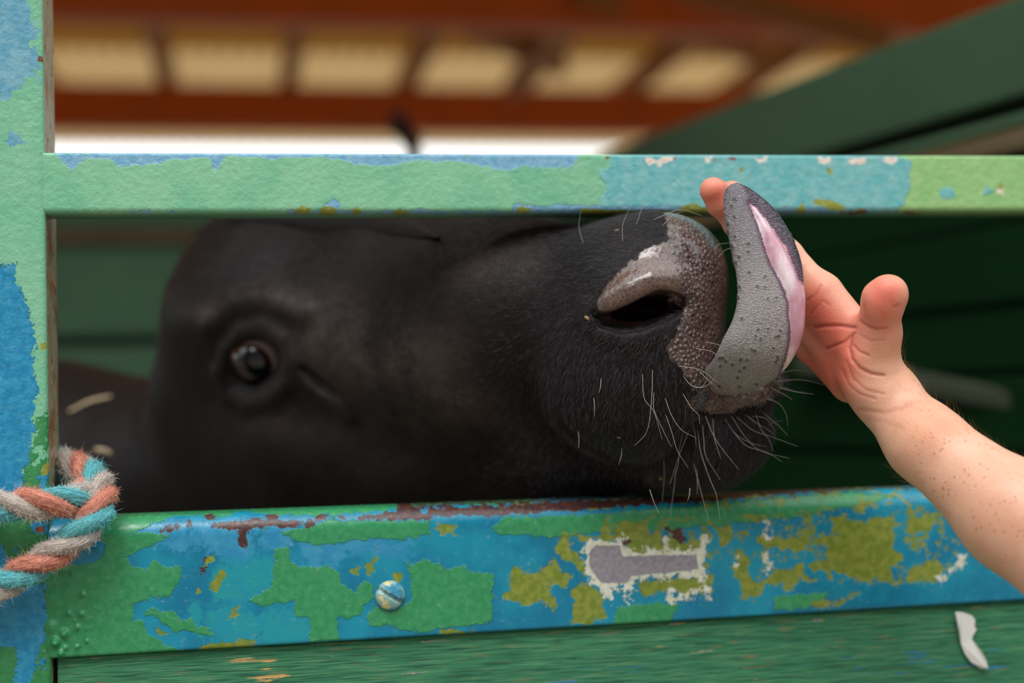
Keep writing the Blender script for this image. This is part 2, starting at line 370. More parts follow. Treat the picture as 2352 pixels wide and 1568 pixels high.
bottom_rail = rail('bottom_rail', (130,1512), (2352,1378), (300,1178), (2000,1118), uR-.004, 1.6, .04, .002, .0135, m_low,
    dict(green=lambda p: sdmany(p, green_low), olive=lambda p: np.maximum(sdmany(p, olive_low, -.5), np.minimum(sdmany(p, ol_region), -3.2)), teal=lambda p: sdmany(p, teal_low), pale=lambda p: sdmany(p, bevel_sheen_low),
         rust=lambda p: np.maximum(sdmany(p, rust_low, 1), np.minimum(sdmany(p, rust_region)*.6, 1.0)), white=lambda p: np.maximum(sdmany(p, grey_st)+12, 4.5-sdlines(p, white_lines)), grey=lambda p: sdmany(p, grey_st, -1.5)),
    off=.001, toff=.04, bumps=weld, parent=fence)

# ---- top rail
pB = [[(127,350),(300,350),(640,350),(950,350),(1100,350),(1330,350),(1330,372),(1240,372),(1160,390),(1110,380),(1060,372),(960,370),(870,382),(800,372),(740,360),(640,362),(515,362),(505,385),(492,388),(480,362),(410,364),(340,378),(270,380),(250,362),(200,366),(180,375),(168,392),(155,380),(140,365)],
      [(1190,360),(1330,362),(1320,380),(1250,388),(1210,378)], [(750,470),(768,456),(785,465),(780,478),(755,480)], [(300,478),(350,480),(345,490),(300,490)],[(380,480),(400,482),(396,488),(378,488)],
      [(1180,470),(1900,478),(1900,490),(1180,490)], [(660,484),(1180,484),(1180,492),(660,492)]]
pT = [[(1400,352),(1720,352),(2060,356),(2090,375),(2082,400),(2095,430),(2080,470),(2030,492),(1740,494),(1380,494),(1375,455),(1400,425),(1380,400),(1410,380),(1405,365)],
      [(2150,430),(2185,432),(2190,452),(2160,456)], [(2262,425),(2295,430),(2290,450),(2265,446)]]
pO = [[(674,482),(690,474),(710,476),(720,484),(700,492),(676,492)],[(735,480),(755,473),(775,482),(765,494),(735,494)],[(806,482),(820,475),(830,484),(826,494),(808,494)],[(900,486),(915,480),(945,488),(940,494),(905,494)],
      [(1185,480),(1200,472),(1215,482),(1210,490),(1190,490)], [(1560,478),(1590,468),(1610,474),(1690,482),(1690,495),(1565,495)], [(1830,480),(1843,462),(1852,480),(1850,494),(1832,494)],
      [(1870,458),(1890,458),(1940,470),(1942,482),(1910,482),(1872,468)], [(1965,482),(1975,475),(1990,485),(1985,494)], [(1694,385),(1706,380),(1708,392),(1698,402)], [(1898,385),(1908,390),(1914,404),(1904,400)],
      [(2292,420),(2304,420),(2306,440),(2292,436)], [(1060,350),(1075,350),(1070,358)], [(1330,480),(1560,484),(1560,494),(1335,494)]]
pR = [[(1930,484),(1990,484),(1990,494),(1930,494)],[(2060,486),(2120,486),(2120,496),(2062,496)],[(1480,484),(1500,484),(1498,494),(1482,494)],[(865,350),(880,350),(880,356)],[(1390,360),(1406,360),(1402,370)],[(915,480),(922,480),(920,484)],
      [(1540,362),(1552,360),(1550,368)],[(1640,366),(1648,362),(1646,374)],[(1674,362),(1690,362),(1684,370)]]
pW = [[(1482,362),(1498,360),(1504,372),(1496,380),(1484,374)],[(1508,370),(1520,360),(1545,360),(1548,368),(1520,378),(1512,384)],[(1614,362),(1636,360),(1634,374),(1622,376)],[(1736,364),(1760,362),(1758,372),(1742,374)],
      [(1876,362),(1908,362),(1904,374),(1880,376)],[(1948,366),(1960,364),(1992,362),(1990,374),(1955,378)],[(2032,362),(2056,360),(2062,370),(2046,378),(2034,372)],[(2290,435),(2306,432),(2304,446),(2292,444)]]
m_top = paint('paint_top', (lin(118, 190, 152), lin(138, 200, 160)), [  # green lightened: sky sheen and haze put into the base colour
    ('right', lin(142, 196, 124), lin(158, 202, 136), 14, 60, 0),
    ('teal', lin(104, 184, 188), lin(132, 194, 194), 12, 70, -.5), ('blue', lin(110, 172, 205), lin(136, 184, 212), 7, 120, -.9), ('olive', OLIVE2, lin(160,170,80), 5, 150, -.2),
    ('rust', lin(150, 75, 55), lin(120, 60, 50), 6, 200, 0), ('white', lin(235, 210, 195), lin(240, 235, 225), 5, 260, 0)], peel=.0009, pscale=200)
top_rail = rail('top_rail', (108,490), (2352,485), (127,350), (2352,358), uR-.004, 1.6, .028, .0036, .0018, m_top,
    dict(right=lambda p: p[:, 0]-2070, teal=lambda p: sdmany(p, pT), blue=lambda p: sdmany(p, pB), olive=lambda p: sdmany(p, pO), rust=lambda p: sdmany(p, pR), white=lambda p: sdmany(p, pW)),
    off=.0012, parent=fence)

# ---- post
def post_mesh():
    w, T, r = .085, .056, .004
    prof = [(uR-w, T), (uR-w, r)] + [(u, 0.0) for u in np.linspace(uR-w+r, uR-r, 56)]
    prof += [(uR-r+r*math.sin(a), r*(1-math.cos(a))) for a in np.linspace(.2, math.pi/2, 6)] + [(uR, r+(T-r)*t) for t in np.linspace(.08, 1, 14)]
    Z = np.r_[np.linspace(.02, .95, 30), np.arange(.952, 1.52, .0016), np.linspace(1.53, 2.3, 20)]
    V = np.array([(u, z-FO[2], d) for z in Z for u, d in prof]); W = onf(V[:, :1], V[:, 1:2], V[:, 2:3]); m = len(prof); n = len(Z)
    Fc = grid_faces(n, m, closed_m=True).tolist(); Fc += [list(range(m))[::-1], list(range((n-1)*m, n*m))]
    px = toPx(W)
    blue = [[(-300,640),(20,610),(40,600),(35,650),(60,690),(72,740),(78,800),(78,860),(86,900),(76,940),(80,1000),(68,1040),(58,1080),(55,1120),(60,1150),(-300,1150)],
            [(-300,1250),(0,1245),(20,1262),(18,1290),(38,1300),(50,1320),(95,1345),(108,1330),(108,1470),(85,1490),(75,1540),(60,1600),(30,1600),(38,1520),(30,1490),(0,1480),(-300,1500)], [(90,1095),(108,1085),(108,1125),(92,1125)],
            [(95,1520),(104,1520),(106,1540),(96,1540)], [(76,1205),(106,1195),(106,1240),(100,1230),(78,1222)], [(28,1260),(40,1255),(36,1268)]]
    sky = [[(-300,-200),(70,-200),(80,60),(95,130),(85,175),(60,190),(40,210),(-10,240),(-300,260)], [(28,318),(45,322),(52,334),(32,336)]]
    rust = [[(84,128),(98,128),(98,142),(86,140)], [(82,1212),(104,1208),(102,1220),(86,1222)]]; ol = [[(92,790),(106,785),(108,800),(94,806)], [(96,1070),(112,1060),(112,1085),(100,1096),(95,1086)]]
    side = (V[:, 2] > r*.9) & (V[:, 0] > uR-1e-4)
    o = mesh_obj('post', W, Fc, paint('paint_post', (lin(118, 190, 152), lin(134, 196, 160)), [
        ('deep', lin(45,130,75), lin(60,142,85), 30, 40, 0), ('blue', lin(20, 132, 178), lin(50, 150, 190), 14, 110, -.9), ('sky', lin(95, 162, 190), lin(125, 178, 196), 40, 60, 0),
        ('olive', OLIVE2, lin(170,165,70), 3, 150, 0), ('rust', RUST, lin(150, 80, 60), 5, 160, 0),
        ('side', lin(178, 162, 132), lin(140, 150, 118), 0, 60, 0), ('sidered', lin(176, 116, 84), lin(120, 100, 62), 16, 45, 0)], peel=.0009, pscale=200), fence,
        attrs=dict(deep=(px[:, 1]-1000)*.3, blue=sdmany(px, blue), sky=sdmany(px, sky), olive=sdmany(px, ol), rust=sdmany(px, rust), side=np.where(side, 5, -50), sidered=np.where(side, -3.5, -60)))
    return o
post = post_mesh()

# ---- slotted screw
def screw():
    c = hit(896, 1367, FO - FN*.001) ; r = .0101; V = []; K = 20; M = 40
    for i in range(K):
        a = i/(K-1)*math.pi/2
        for j in range(M):
            t = j/M*2*math.pi; x, y = r*math.sin(a)*math.cos(t), r*math.sin(a)*math.sin(t); h = .0052*math.cos(a)**.8
            s = x*math.sin(math.radians(-32)) - y*math.cos(math.radians(-32))
            if abs(s) < .0011 and h > .0012: h -= .0022
            V.append(c + FU*x + FZ*y + FN*(h+.0002))
    V = np.array(V); px = toPx(V)
    at = dict(blue=sdmany(px, [[(880,1340),(920,1340),(932,1385),(905,1370),(880,1352)], [(890,1400),(930,1385),(915,1402)]]), ol=sdmany(px, [[(868,1368),(885,1375),(898,1395),(880,1395)], [(875,1336),(900,1336),(895,1345)]]))
    m = paint('paint_screw', (lin(105, 160, 165), lin(150, 185, 175)), [('blue', lin(30,130,165), lin(90,160,190), 8, 250, 0), ('ol', lin(190,175,80), lin(220,210,170), 8, 250, 0)], rough=.3, peel=.0002)
    Fc = grid_faces(K, M, closed_m=True)
    o = mesh_obj('slotted_screw', V, Fc, m, bottom_rail, attrs=at); o['label'] = 'slotted screw head smeared with blue and yellow paint'
screw()

# ---- planks under the bottom rail
def wood(name, base, base2, streaks):
    m = N(name); v = m.stretch(1, 1, 1, rot=(0, 0, -YAW)); v1 = m.stretch(6, 6, 110, v); v2 = m.stretch(34, 34, 900, v); v3 = m.stretch(22, 22, 260, v)
    g = m.noise(1.0, 6, .65, v1); g2 = m.noise(1.0, 5, .6, v2)
    col = m.mix(m.rng(g, .3, .7), base, base2); col = m.mix(m.rng(g2, .50, .64), col, lin(22, 92, 64)); col = m.mix(m.math('MULTIPLY', m.rng(g2, .47, .36), .55), col, lin(108, 158, 118)); g4 = m.noise(1.0, 4, .6, m.stretch(30, 30, 500, v)); col = m.mix(m.math('MULTIPLY', m.rng(g4, .60, .68), .6), col, lin(150, 128, 78)); col = m.mix(m.math('MULTIPLY', m.rng(g4, .40, .33), .5), col, lin(20, 74, 54))
    for at, c, th in streaks:
        s = m.math('ADD', m.noise(1.0, 5, .6, v3), m.math('MULTIPLY', m.attr(at), .0015)); col = m.mix(m.rng(s, th, th+.025), col, c)
    m.set(Base_Color=col, Roughness=.6); m.bump(g2, .0012); m.bump(g, .001); return m.m
def plank(name, z0, z1, mat, T=.03, off=.006):
    U = np.arange(uR+.003, 1.6, .008); vs = np.linspace(0, 1, 12); V = []
    b0, b1 = uv(130, 1512), uv(2352, 1378)
    for u in U:
        top = b0[1]+(u-b0[0])*(b1[1]-b0[1])/(b1[0]-b0[0]) if z1 is None else z1-FO[2]
        for t in vs: V.append((u, (z0-FO[2])*(1-t)+(top-.0006)*t, off))
        V.append((u, top-.0006, off+T)); V.append((u, z0-FO[2], off+T))
    V = np.array(V); W = onf(V[:, :1], V[:, 1:2], V[:, 2:3]); m = len(vs)+2; n = len(U); px = toPx(W)
    Fc = grid_faces(n, m, closed_m=True).tolist() + [list(range(m)), list(range((n-1)*m, n*m))[::-1]]
    g = lambda cx, cy, rx, ry: np.exp(-((px[:, 0]-cx)/rx)**2-((px[:, 1]-cy)/ry)**2)*150
    o = mesh_obj(name, W, Fc, mat, fence, smooth=False, attrs=dict(bare=g(610, 1548, 60, 28)+g(690, 1520, 20, 10)*.7, blue=g(2150, 1530, 260, 60)*.55+g(1350,1545,140,20)*.5+g(830,1560,60,15)*.5, pale=g(1180,1490,40,30)*.3+g(1940,1430,30,30)*.3))
    return bevel(o, .0015)
m_wood = wood('green_wood', lin(38, 122, 84), lin(60, 140, 96), [('bare', lin(215, 170, 105), .665), ('blue', lin(30, 125, 170), .69), ('pale', lin(150, 190, 160), .72)])
plank('wooden_plank', 1.0, None, m_wood)
plank('wooden_plank', .78, .995, m_wood); plank('wooden_plank', .56, .775, m_wood); plank('wooden_plank', .34, .555, m_wood)

# ---- torn paper stuck on the plank
def paper():
    poly = [(2186,1403),(2205,1404),(2228,1412),(2236,1422),(2234,1436),(2239,1444),(2232,1456),(2228,1466),(2246,1492),(2258,1515),(2262,1532),(2250,1534),(2228,1520),(2213,1500),(2204,1478),(2196,1446)]
    V = []; n = len(poly)
    c = np.mean(poly, 0)
    for k, d in ((0, -.0012), (1, -.0016)):
        for i, p in enumerate(poly):
            lift = .0022 if i in (8, 9, 10) else (.003 if i in (0, 15) else 0)
            w = hit(p[0], p[1], FO-FN*.006); V.append(w - FN*(d if k else d) + FN*(.0004*k + lift) - FN*(-.0006))
    Fc = [list(range(n))[::-1], list(range(n, 2*n))] + [(i, (i+1) % n, n+(i+1) % n, n+i) for i in range(n)]
    o = mesh_obj('torn_paper', V, Fc, simple('white_paper', lin(222, 222, 218), .7, 60, .06, .0004, 90), None, origin=V[0], smooth=False)
    tag(o, 'torn white scrap of paper stuck to the green wooden plank at lower right', 'paper')
paper()

# ================================================================== setting: barn
FI = -FN                                                     # into the pen
def B(u, n, z): return np.array([CAM[0], CAM[1], 0]) + FU*u + FI*n + np.array([0, 0, z])
def beam(name, A, Bp, w, h, mat, parent=None, bev=.006, up=None, origin=None):
    """box beam from A to Bp (centre line), width w sideways, height h"""
    A, Bp = np.asarray(A, float), np.asarray(Bp, float); d = (Bp-A)/np.linalg.norm(Bp-A)
    s = np.cross(d, [0, 0, 1.0] if up is None else up); s /= np.linalg.norm(s); t = np.cross(s, d)
    q = [A - s*w/2 - t*h/2, Bp - s*w/2 - t*h/2, Bp - s*w/2 + t*h/2, A - s*w/2 + t*h/2]
    return prism(name, q, s*w, mat, parent, bev, origin=A if origin is None else origin)
# ground and floor
g = [B(-40, -30, 0), B(40, -30, 0), B(40, 60, 0), B(-40, 60, 0)]
m_dirt = simple('dirt', lin(118, 104, 88), .9, 2.0, .25, .01, 12)
o = mesh_obj('floor', g, [(0, 1, 2, 3)], m_dirt, smooth=False); tag(o, kind='structure')

m_beam = simple('red_brown_timber', lin(196, 90, 8), .55, 6, .25, .002, 40)
m_raft = simple('brown_timber', lin(158, 104, 46), .6, 6, .25, .002, 40)
zb = P(700, 306, 6.6)[2]; zt = P(700, 202, 6.6)[2]; RZ = zt + .13
nb = (P(700, 250, 6.6)-CAM) @ FI
o = beam('roof_beam', B(-4.6, nb, (zb+zt)/2), B(4.2, nb, (zb+zt)/2), .12, zt-zb, m_beam)
tag(o, 'wide orange-brown roof beam running across above the gate', 'beam')
n2 = (P(700, 12, 4.75)-CAM) @ FI
o = beam('roof_beam', B(-3.4, n2, (zb+zt)/2), B(3.6, n2, (zb+zt)/2), .12, zt-zb, m_beam)
tag(o, 'dark brown roof beam cut off by the top edge of the photo, nearest of the roof beams', 'beam')
ne = min(np.arange(6, 11, .02), key=lambda n: abs(toPx(B(-1.2, n, RZ))[1]-336))
u0 = (P(385, 205, 6.6)-CAM) @ FU
places = ['furthest left rafter, at the left above the orange-brown beam', 'second rafter from the left, above the orange-brown beam', 'third rafter from the left, above the orange-brown beam',
          'fourth rafter from the left, slanting up to the right', 'fifth rafter from the left, slanting up to the right', 'sixth rafter from the left, slanting steeply to the right', 'last rafter before the green side wall']
k = 0
for i in range(-2, 9):
    u = u0 + i*.553
    o = beam('rafter', B(u, 1.7, zt+.055), B(u, nb+1.15, zt+.055), .075, .11, m_raft)
    tag(o, 'brown wooden ' + (places[i] if 0 <= i < 7 else ('rafter under the roof sheets, left of the photo' if i < 0 else 'rafter over the green side wall')), 'rafter', group='rafters under the roof')
# diagonal braces on the right
br = [((1080, 60, 5.3), (1290, 150, 5.9), 'short dark brace crossing between rafters right of centre'), ((1330, -20, 4.8), (1745, 120, 5.4), 'long dark brace slanting down to the right between rafters'),
      ((1180, 200, 6.2), (1330, -10, 5.0), 'brown brace rising to the right beside the fourth rafter'), ((1560, -30, 4.7), (2060, 100, 4.2), 'brown brace nearest the green side wall at top right')]
for a, b, lab in br:
    o = beam('roof_brace', P(*a), P(*b), .07, .09, m_raft); tag(o, lab, 'brace', group='diagonal braces under the roof')
# corrugated roof
U = np.arange(-5.2, 5.2, .015); Nn = np.linspace(1.4, ne, 60)
V = [B(u, n, RZ + .013*math.cos(u/.085*2*math.pi)) for u in U for n in Nn] + [B(u, n, RZ + .004 + .013*math.cos(u/.085*2*math.pi)) for u in U for n in Nn]
a = grid_faces(len(U), len(Nn)); b = a[:, ::-1] + len(U)*len(Nn)
m_roof = simple('weathered_roof_sheet', lin(226, 208, 168), .6, 3, .22, .002, 30)
_t = m_roof.node_tree; _tr = _t.nodes.new('ShaderNodeBsdfTranslucent'); _tr.inputs[0].default_value = lin(230, 214, 180)   # light comes through the thin sheets
_mx = _t.nodes.new('ShaderNodeMixShader'); _mx.inputs[0].default_value = .5; _pb = [x for x in _t.nodes if x.type == 'BSDF_PRINCIPLED'][0]; _ou = [x for x in _t.nodes if x.type == 'OUTPUT_MATERIAL'][0]
_t.links.new(_pb.outputs[0], _mx.inputs[1]); _t.links.new(_tr.outputs[0], _mx.inputs[2]); _t.links.new(_mx.outputs[0], _ou.inputs[0])
n_row = min(np.arange(3, 8, .02), key=lambda n: abs(toPx(B(-1.2, n, RZ))[1]-98))                     # the near row of sheets is browner
m_brown = simple('brown_sheet', lin(172, 142, 86), .7, 3, .22, .002, 30)
_t = m_brown.node_tree; _tr = _t.nodes.new('ShaderNodeBsdfTranslucent'); _tr.inputs[0].default_value = lin(190, 156, 92)
_mx = _t.nodes.new('ShaderNodeMixShader'); _mx.inputs[0].default_value = .5; _pb = [x for x in _t.nodes if x.type == 'BSDF_PRINCIPLED'][0]; _ou = [x for x in _t.nodes if x.type == 'OUTPUT_MATERIAL'][0]
_t.links.new(_pb.outputs[0], _mx.inputs[1]); _t.links.new(_tr.outputs[0], _mx.inputs[2]); _t.links.new(_mx.outputs[0], _ou.inputs[0])
o = mesh_obj('ceiling', np.array(V), np.vstack([a, b]), [m_roof, m_brown]); tag(o, kind='structure')
_rows = (np.tile(Nn[:-1], len(U)-1) < n_row-.02).astype(int); o.data.polygons.foreach_set('material_index', np.r_[_rows, _rows])

# back wall of boards
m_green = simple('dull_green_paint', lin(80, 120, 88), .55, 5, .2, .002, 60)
m_shade = simple('shade_green_paint', lin(12, 44, 20), .9, 3, .35, .002, 60, Specular_IOR_Level=.08)  # the board green darkened so its colour carries the pen's shade
m_bare = simple('bare_batten', lin(110, 96, 66), .7, 8, .3, .002, 60)
m_gap = simple('dark_gap_sheet', lin(40, 44, 34), .8, 8, .3, .002, 60)  # for dark sheets added behind the boards to shade their gaps
BO = P(440, 700, 2.62)
def on_back(px, py): return hit(px, py, BO, FN)
nB = (BO-CAM) @ FI
zz = lambda py: on_back(250, py)[2]
wall = empty('wall_back', B(0, nB, 0)); tag(wall, kind='structure')
bands = [(430, 520, m_green), (528, 562, m_bare), (568, 772, m_green), (796, 905, m_green), (915, 1120, m_shade), (1130, 1340, m_shade), (1350, 1560, m_shade), (1570, 1800, m_shade)]
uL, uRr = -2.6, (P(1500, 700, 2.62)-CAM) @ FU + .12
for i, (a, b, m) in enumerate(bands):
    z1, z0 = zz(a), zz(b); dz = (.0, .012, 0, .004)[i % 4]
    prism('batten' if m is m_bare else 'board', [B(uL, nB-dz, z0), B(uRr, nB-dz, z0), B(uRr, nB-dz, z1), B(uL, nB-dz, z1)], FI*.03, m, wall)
prism('backing', [B(uL, nB+.035, 0), B(uRr, nB+.035, 0), B(uRr, nB+.035, zz(440)), B(uL, nB+.035, zz(440))], FI*.02, m_gap, wall)

# side wall of boards, running away to the left
SD = (math.radians(-23.5)); Sd = np.array([math.sin(SD), math.cos(SD), 0]); Sn = np.array([-math.cos(SD), math.sin(SD), 0])
SO = P(2352, 400, 1.60)
def on_side(px, py): return hit(px, py, SO, Sn)
hz = lambda py: on_side(2352, py)[2]
swall = empty('wall_right', SO*np.array([1, 1, 0])); tag(swall, kind='structure')
def sb(name, z0, z1, m, off=0, far=1.35, near=-.75, T=.03):
    A = SO + Sd*near + Sn*off; Bq = SO + Sd*far + Sn*off
    f = lambda p, z: np.array([p[0], p[1], z])
    return prism(name, [f(A, z0), f(Bq, z0), f(Bq, z1), f(A, z1)], -Sn*T, m, swall)
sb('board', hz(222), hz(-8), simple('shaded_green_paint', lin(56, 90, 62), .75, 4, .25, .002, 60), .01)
rows = [(282, 255, m_green), (345, 292, m_bare), (505, 352, m_shade), (690, 512, m_shade), (850, 698, m_shade), (1040, 862, m_shade), (1240, 1050, m_shade), (1440, 1250, m_shade), (1700, 1450, m_shade)]
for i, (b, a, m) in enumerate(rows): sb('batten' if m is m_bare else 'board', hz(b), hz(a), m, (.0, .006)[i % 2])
sb('backing', 0, hz(20), m_gap, -.04)
o = beam('sloping_bar', P(1840, 838, 1.95), P(2420, 932, 1.58), .03, .028, simple('grey_green_bar', lin(58, 66, 50), .6, 20, .3)); tag(o, 'thin grey-green bar sloping across the dark side wall behind the forearm', 'bar')
# dark tuft above the back wall
def tuft():
    rnd = random.Random(4); V = []; Fc = []
    base = P(948, 440, 2.5); tips = [(912, 262), (930, 300), (950, 300), (958, 318), (895, 275), (940, 285), (965, 330), (905, 300), (920, 272), (948, 310)]
    for i in range(46):
        t = tips[i % len(tips)]; tip = P(t[0]+rnd.uniform(-14, 14), t[1]+rnd.uniform(-12, 14), 2.5+rnd.uniform(-.03, .03))
        mid = P(950+rnd.uniform(-14, 14), 345+rnd.uniform(-15, 15), 2.5+rnd.uniform(-.02, .02)); b0 = base + np.array([rnd.uniform(-.02, .02), rnd.uniform(-.01, .01), 0])
        path = catmull([b0, mid, tip], 8); s = len(V)
        for k, p in enumerate(path):
            r = .006*(1-.55*k/7)
            for j in range(5): V.append(p + np.array([math.cos(j*1.257)*r, math.sin(j*1.257)*r, 0]))
        Fc += (grid_faces(8, 5, closed_m=True)+s).tolist()
    o = mesh_obj('dark_tuft', V, Fc, simple('dark_straw', lin(46, 36, 34), .8), origin=base); tag(o, 'small dark blurred tuft sticking up behind the top rail against the bright gap', 'tuft')
tuft()

# ================================================================== cow
aw = math.radians(30); AX = np.array([math.cos(aw)*math.cos(.07), math.sin(.07), -math.sin(aw)*math.cos(.07)]); AX /= np.linalg.norm(AX)
CX = np.cross(AX, [0, 1.0, 0]); CX /= np.linalg.norm(CX); CX *= -1 if CX[2] > 0 else 1          # towards the near side
BX = np.cross(CX, AX); BX *= 1 if BX[1] > 0 else -1
HA = np.stack([AX, BX, CX])                                                                   # head axes: forward, up, near side
def px_r(r, D): return r*D/F
cowp = []                                                                                      # (kind, data, blend)
def ell(px, py, D, r, k=.02, A=HA): cowp.append(('e', (C(px, py, D), np.array(r), A), k))
def con(a, b, ra, rb, k=.02, dx=0): cowp.append(('c', (C(*a), C(*b), ra, rb), k))
# neck, body, legs
con((640, 1075, 1.30), (60, 1215, 1.47), .085, .160, .04)
cowp.append(('c', (C(60, 1215, 1.47), np.array([-1.0, -.30, 1.72]), .160, .27), .08))
cowp.append(('e', (np.array([-1.55, -.40, 1.80]), np.array([.82, .33, .30]), np.eye(3)), .10))
for lx, lz in ((-1.05, 1.66), (-1.05, 1.94), (-2.1, 1.66), (-2.1, 1.94)):
    kx = .05 if lx < -1.5 else -.02
    cowp.append(('c', (np.array([lx, -.55, lz]), np.array([lx+kx, -.85, lz]), .12, .06), .06)); cowp.append(('c', (np.array([lx+kx, -.85, lz]), np.array([lx-kx*.3, -1.20, lz]), .055, .042), .03))
# skull and face
ell(632, 748, 1.255, (.098, .092, .098), .03)
ell(665, 575, 1.29, (.055, .045, .080), .04)
ell(500, 900, 1.27, (.06, .055, .06), .03)                     # poll
con((690, 720, 1.225), (1130, 710, 1.085), .088, .060, .05)
con((1130, 700, 1.085), (1400, 682, 1.02), .057, .047, .035)
ell(1130, 760, 1.06, (.10, .060, .050), .05)                    # cheek side
ell(690, 1000, 1.235, (.11, .085, .078), .05)                   # jowl
con((760, 1040, 1.20), (1250, 1030, 1.085), .070, .052, .05)    # lower jaw
con((1250, 1018, 1.088), (1600, 1006, 1.01), .048, .032, .03)
ell(560, 700, 1.18, (.05, .028, .03), .03)                      # brow
ell(760, 850, 1.155, (.06, .03, .03), .03)                      # cheek ridge below the eye
con((700, 775, 1.150), (1060, 880, 1.050), .020, .018, .05)       # facial crest
con((900, 600, 1.135), (1160, 600, 1.080), .030, .024, .04)
# muzzle
ell(1478, 690, .992, (.052, .058, .062), .025)
ell(1440, 870, .985, (.060, .056, .052), .03)
ell(1545, 620, .985, (.034, .036, .046), .02)
ell(1540, 765, .985, (.028, .044, .050), .02)
ell(1565, 845, .985, (.012, .022, .032), .02)
ell(1668, 985, 1.005, (.030, .034, .040), .018)                  # chin
con((1612, 924, .968), (1745, 904, .980), .0088, .0105, .006)    # lower lip rim
con((1745, 905, .985), (1780, 880, 1.02), .0095, .009, .008)
con((1560, 1050, 1.01), (1630, 1062, 1.01), .018, .016, .014)
def ev(p, parts):
    r = None
    for kd, dt, k in parts:
        d = s_ell(p, *dt) if kd == 'e' else s_cone(p, *dt)
        r = d if r is None else smin(r, d, k)
    return r
base_parts = list(cowp)
def base_cow(p): return ev(p, base_parts)
def surfD(px, py, fn, d0=.80, d1=1.5):
    Ds = np.linspace(d0, d1, 700); f = fn(np.array([C(px, py, D) for D in Ds])); k = np.argmax(f < 0); return Ds[k]
def S(px, py, fn=None): return surfD(px, py, fn or base_cow)
def chain(pts, dD=0.0, fn=None): return [(C(px, py, S(px, py, fn)+dD+(dd if dd else 0)), r*.95/F) for px, py, r, dd in pts]
# rolled wing over the nostril, rim below it
wing = chain([(1390,706,17,.003),(1408,690,25,.001),(1445,668,29,-.001),(1495,646,30,-.001),(1545,646,28,.001),(1584,676,22,.006),(1594,715,18,.009)])
rim = chain([(1352,700,9,.003),(1362,735,10,.003),(1400,768,12,.005),(1460,782,14,.006),(1520,770,14,.007),(1570,742,14,.008)])
cav = chain([(1372,722,8,.002),(1392,736,18,.003),(1430,736,26,.002),(1470,724,31,.002),(1510,702,37,.004),(1542,690,31,.008)])
inn = C(1470, 712, S(1470, 712)+.035)
eyeD = S(586, 828); eyeC = C(590, 826, eyeD+.0165); EYE_R = .0205
soc = [(C(582, 826, eyeD-.001), .0150), (C(625, 815, eyeD), .009), (C(550, 855, eyeD), .010)]
def tube(p, ch, r=None):
    for (a, ra), (b, rb) in zip(ch[:-1], ch[1:]):
        d = s_cone(p, a, b, ra, rb); r = d if r is None else np.minimum(r, d)
    return r
def ring(p, pts, rr):
    return tube(p, [(C(x, y, S(x, y)+dd), rr) for x, y, dd in pts])
lid_up = [(C(x, y, S(x, y)+.001), r) for x, y, r in [(510,850,.003),(525,800,.004),(560,764,.0055),(610,754,.006),(655,782,.005),(675,825,.003)]]
lid_lo = [(C(x, y, S(x, y)+.001), r) for x, y, r in [(505,860,.002),(525,905,.003),(570,928,.004),(630,912,.004),(672,868,.003)]]
fold1 = [(C(x, y, S(x, y)+.002), r) for x, y, r in [(675,840,.001),(720,880,.003),(760,915,.003),(800,950,.001)]]
fold2 = [(C(x, y, S(x, y)+.0015), r) for x, y, r in [(480,745,.003),(540,700,.007),(620,690,.008),(700,720,.006)]]
fold3 = [(C(x, y, S(x, y)+.002), r) for x, y, r in [(830,840,.002),(860,890,.004),(900,935,.002)]]
groove = [(C(x, y, S(x, y)), r) for x, y, r in [(700,850,.002),(735,880,.004),(770,905,.002)]]
mouth = [(C(x, y, S(x, y)-.001), r) for x, y, r in [(1300,985,.003),(1380,1042,.005),(1450,1075,.006),(1530,1058,.006),(1585,985,.007)]]
ear = [(C(620, 560, 1.30), .030), (C(760, 545, 1.28), .034), (C(930, 555, 1.25), .020), (C(1010, 575, 1.235), .006)]
xlo, xhi, ylo, yhi = .03, .20, -.14, .10
def cow(p):
    r = ev(p, base_parts)
    n = (p[:, 0] > -.45) & (p[:, 0] < .25) & (p[:, 1] > -.2) & (p[:, 1] < .16) & (p[:, 2] < 1.45) & (np.abs(r) < .06)
    if n.any():
        q = p[n]; v = r[n]
        m = q[:, 0] > .03
        if m.any():
            w = q[m]; x = v[m]
            x = smin(x, tube(w, wing), .012); x = smin(x, tube(w, rim), .010)
            x = smax(x, -tube(w, cav), .006); x = smax(x, -s_ell(w, inn, np.array([.020, .011, .03]), HA), .008)
            x = smax(x, -tube(w, mouth), .008)
            x = smax(x, -s_cone(w, C(1600, 885, .975), C(1720, 885, .99), .0085, .010), .006)       # open mouth slit
            v[m] = x
        m = q[:, 0] < -.04
        if m.any():
            w = q[m]; x = v[m]
            x = smin(x, tube(w, fold2), .014); x = smin(x, tube(w, fold3), .01)
            for c, rr in soc: x = smax(x, -(np.sqrt(((w-c)**2).sum(1))-rr), .014)
            x = smin(x, tube(w, lid_up), .010); x = smin(x, tube(w, lid_lo), .012); x = smin(x, tube(w, fold1), .014)
            x = smax(x, -tube(w, groove), .006)
            x = smax(x, -(np.sqrt(((w-eyeC)**2).sum(1))-(EYE_R-.001)), .003)
            v[m] = x
        r[n] = v
    return r
def spacing(lo, hi, bounds):
    """grid lines: bounds = [(until, step)...]"""
    x = [lo]
    for until, st in bounds:
        while x[-1] < until: x.append(x[-1]+st)
    return np.array(x)
xs = spacing(-2.5, .2, [(-.75, .03), (-.5, .012), (-.36, .005), (.02, .0028), (.21, .0016)])
ys = spacing(-1.26, .15, [(-.25, .03), (-.14, .006), (.10, .0018), (.17, .004)])
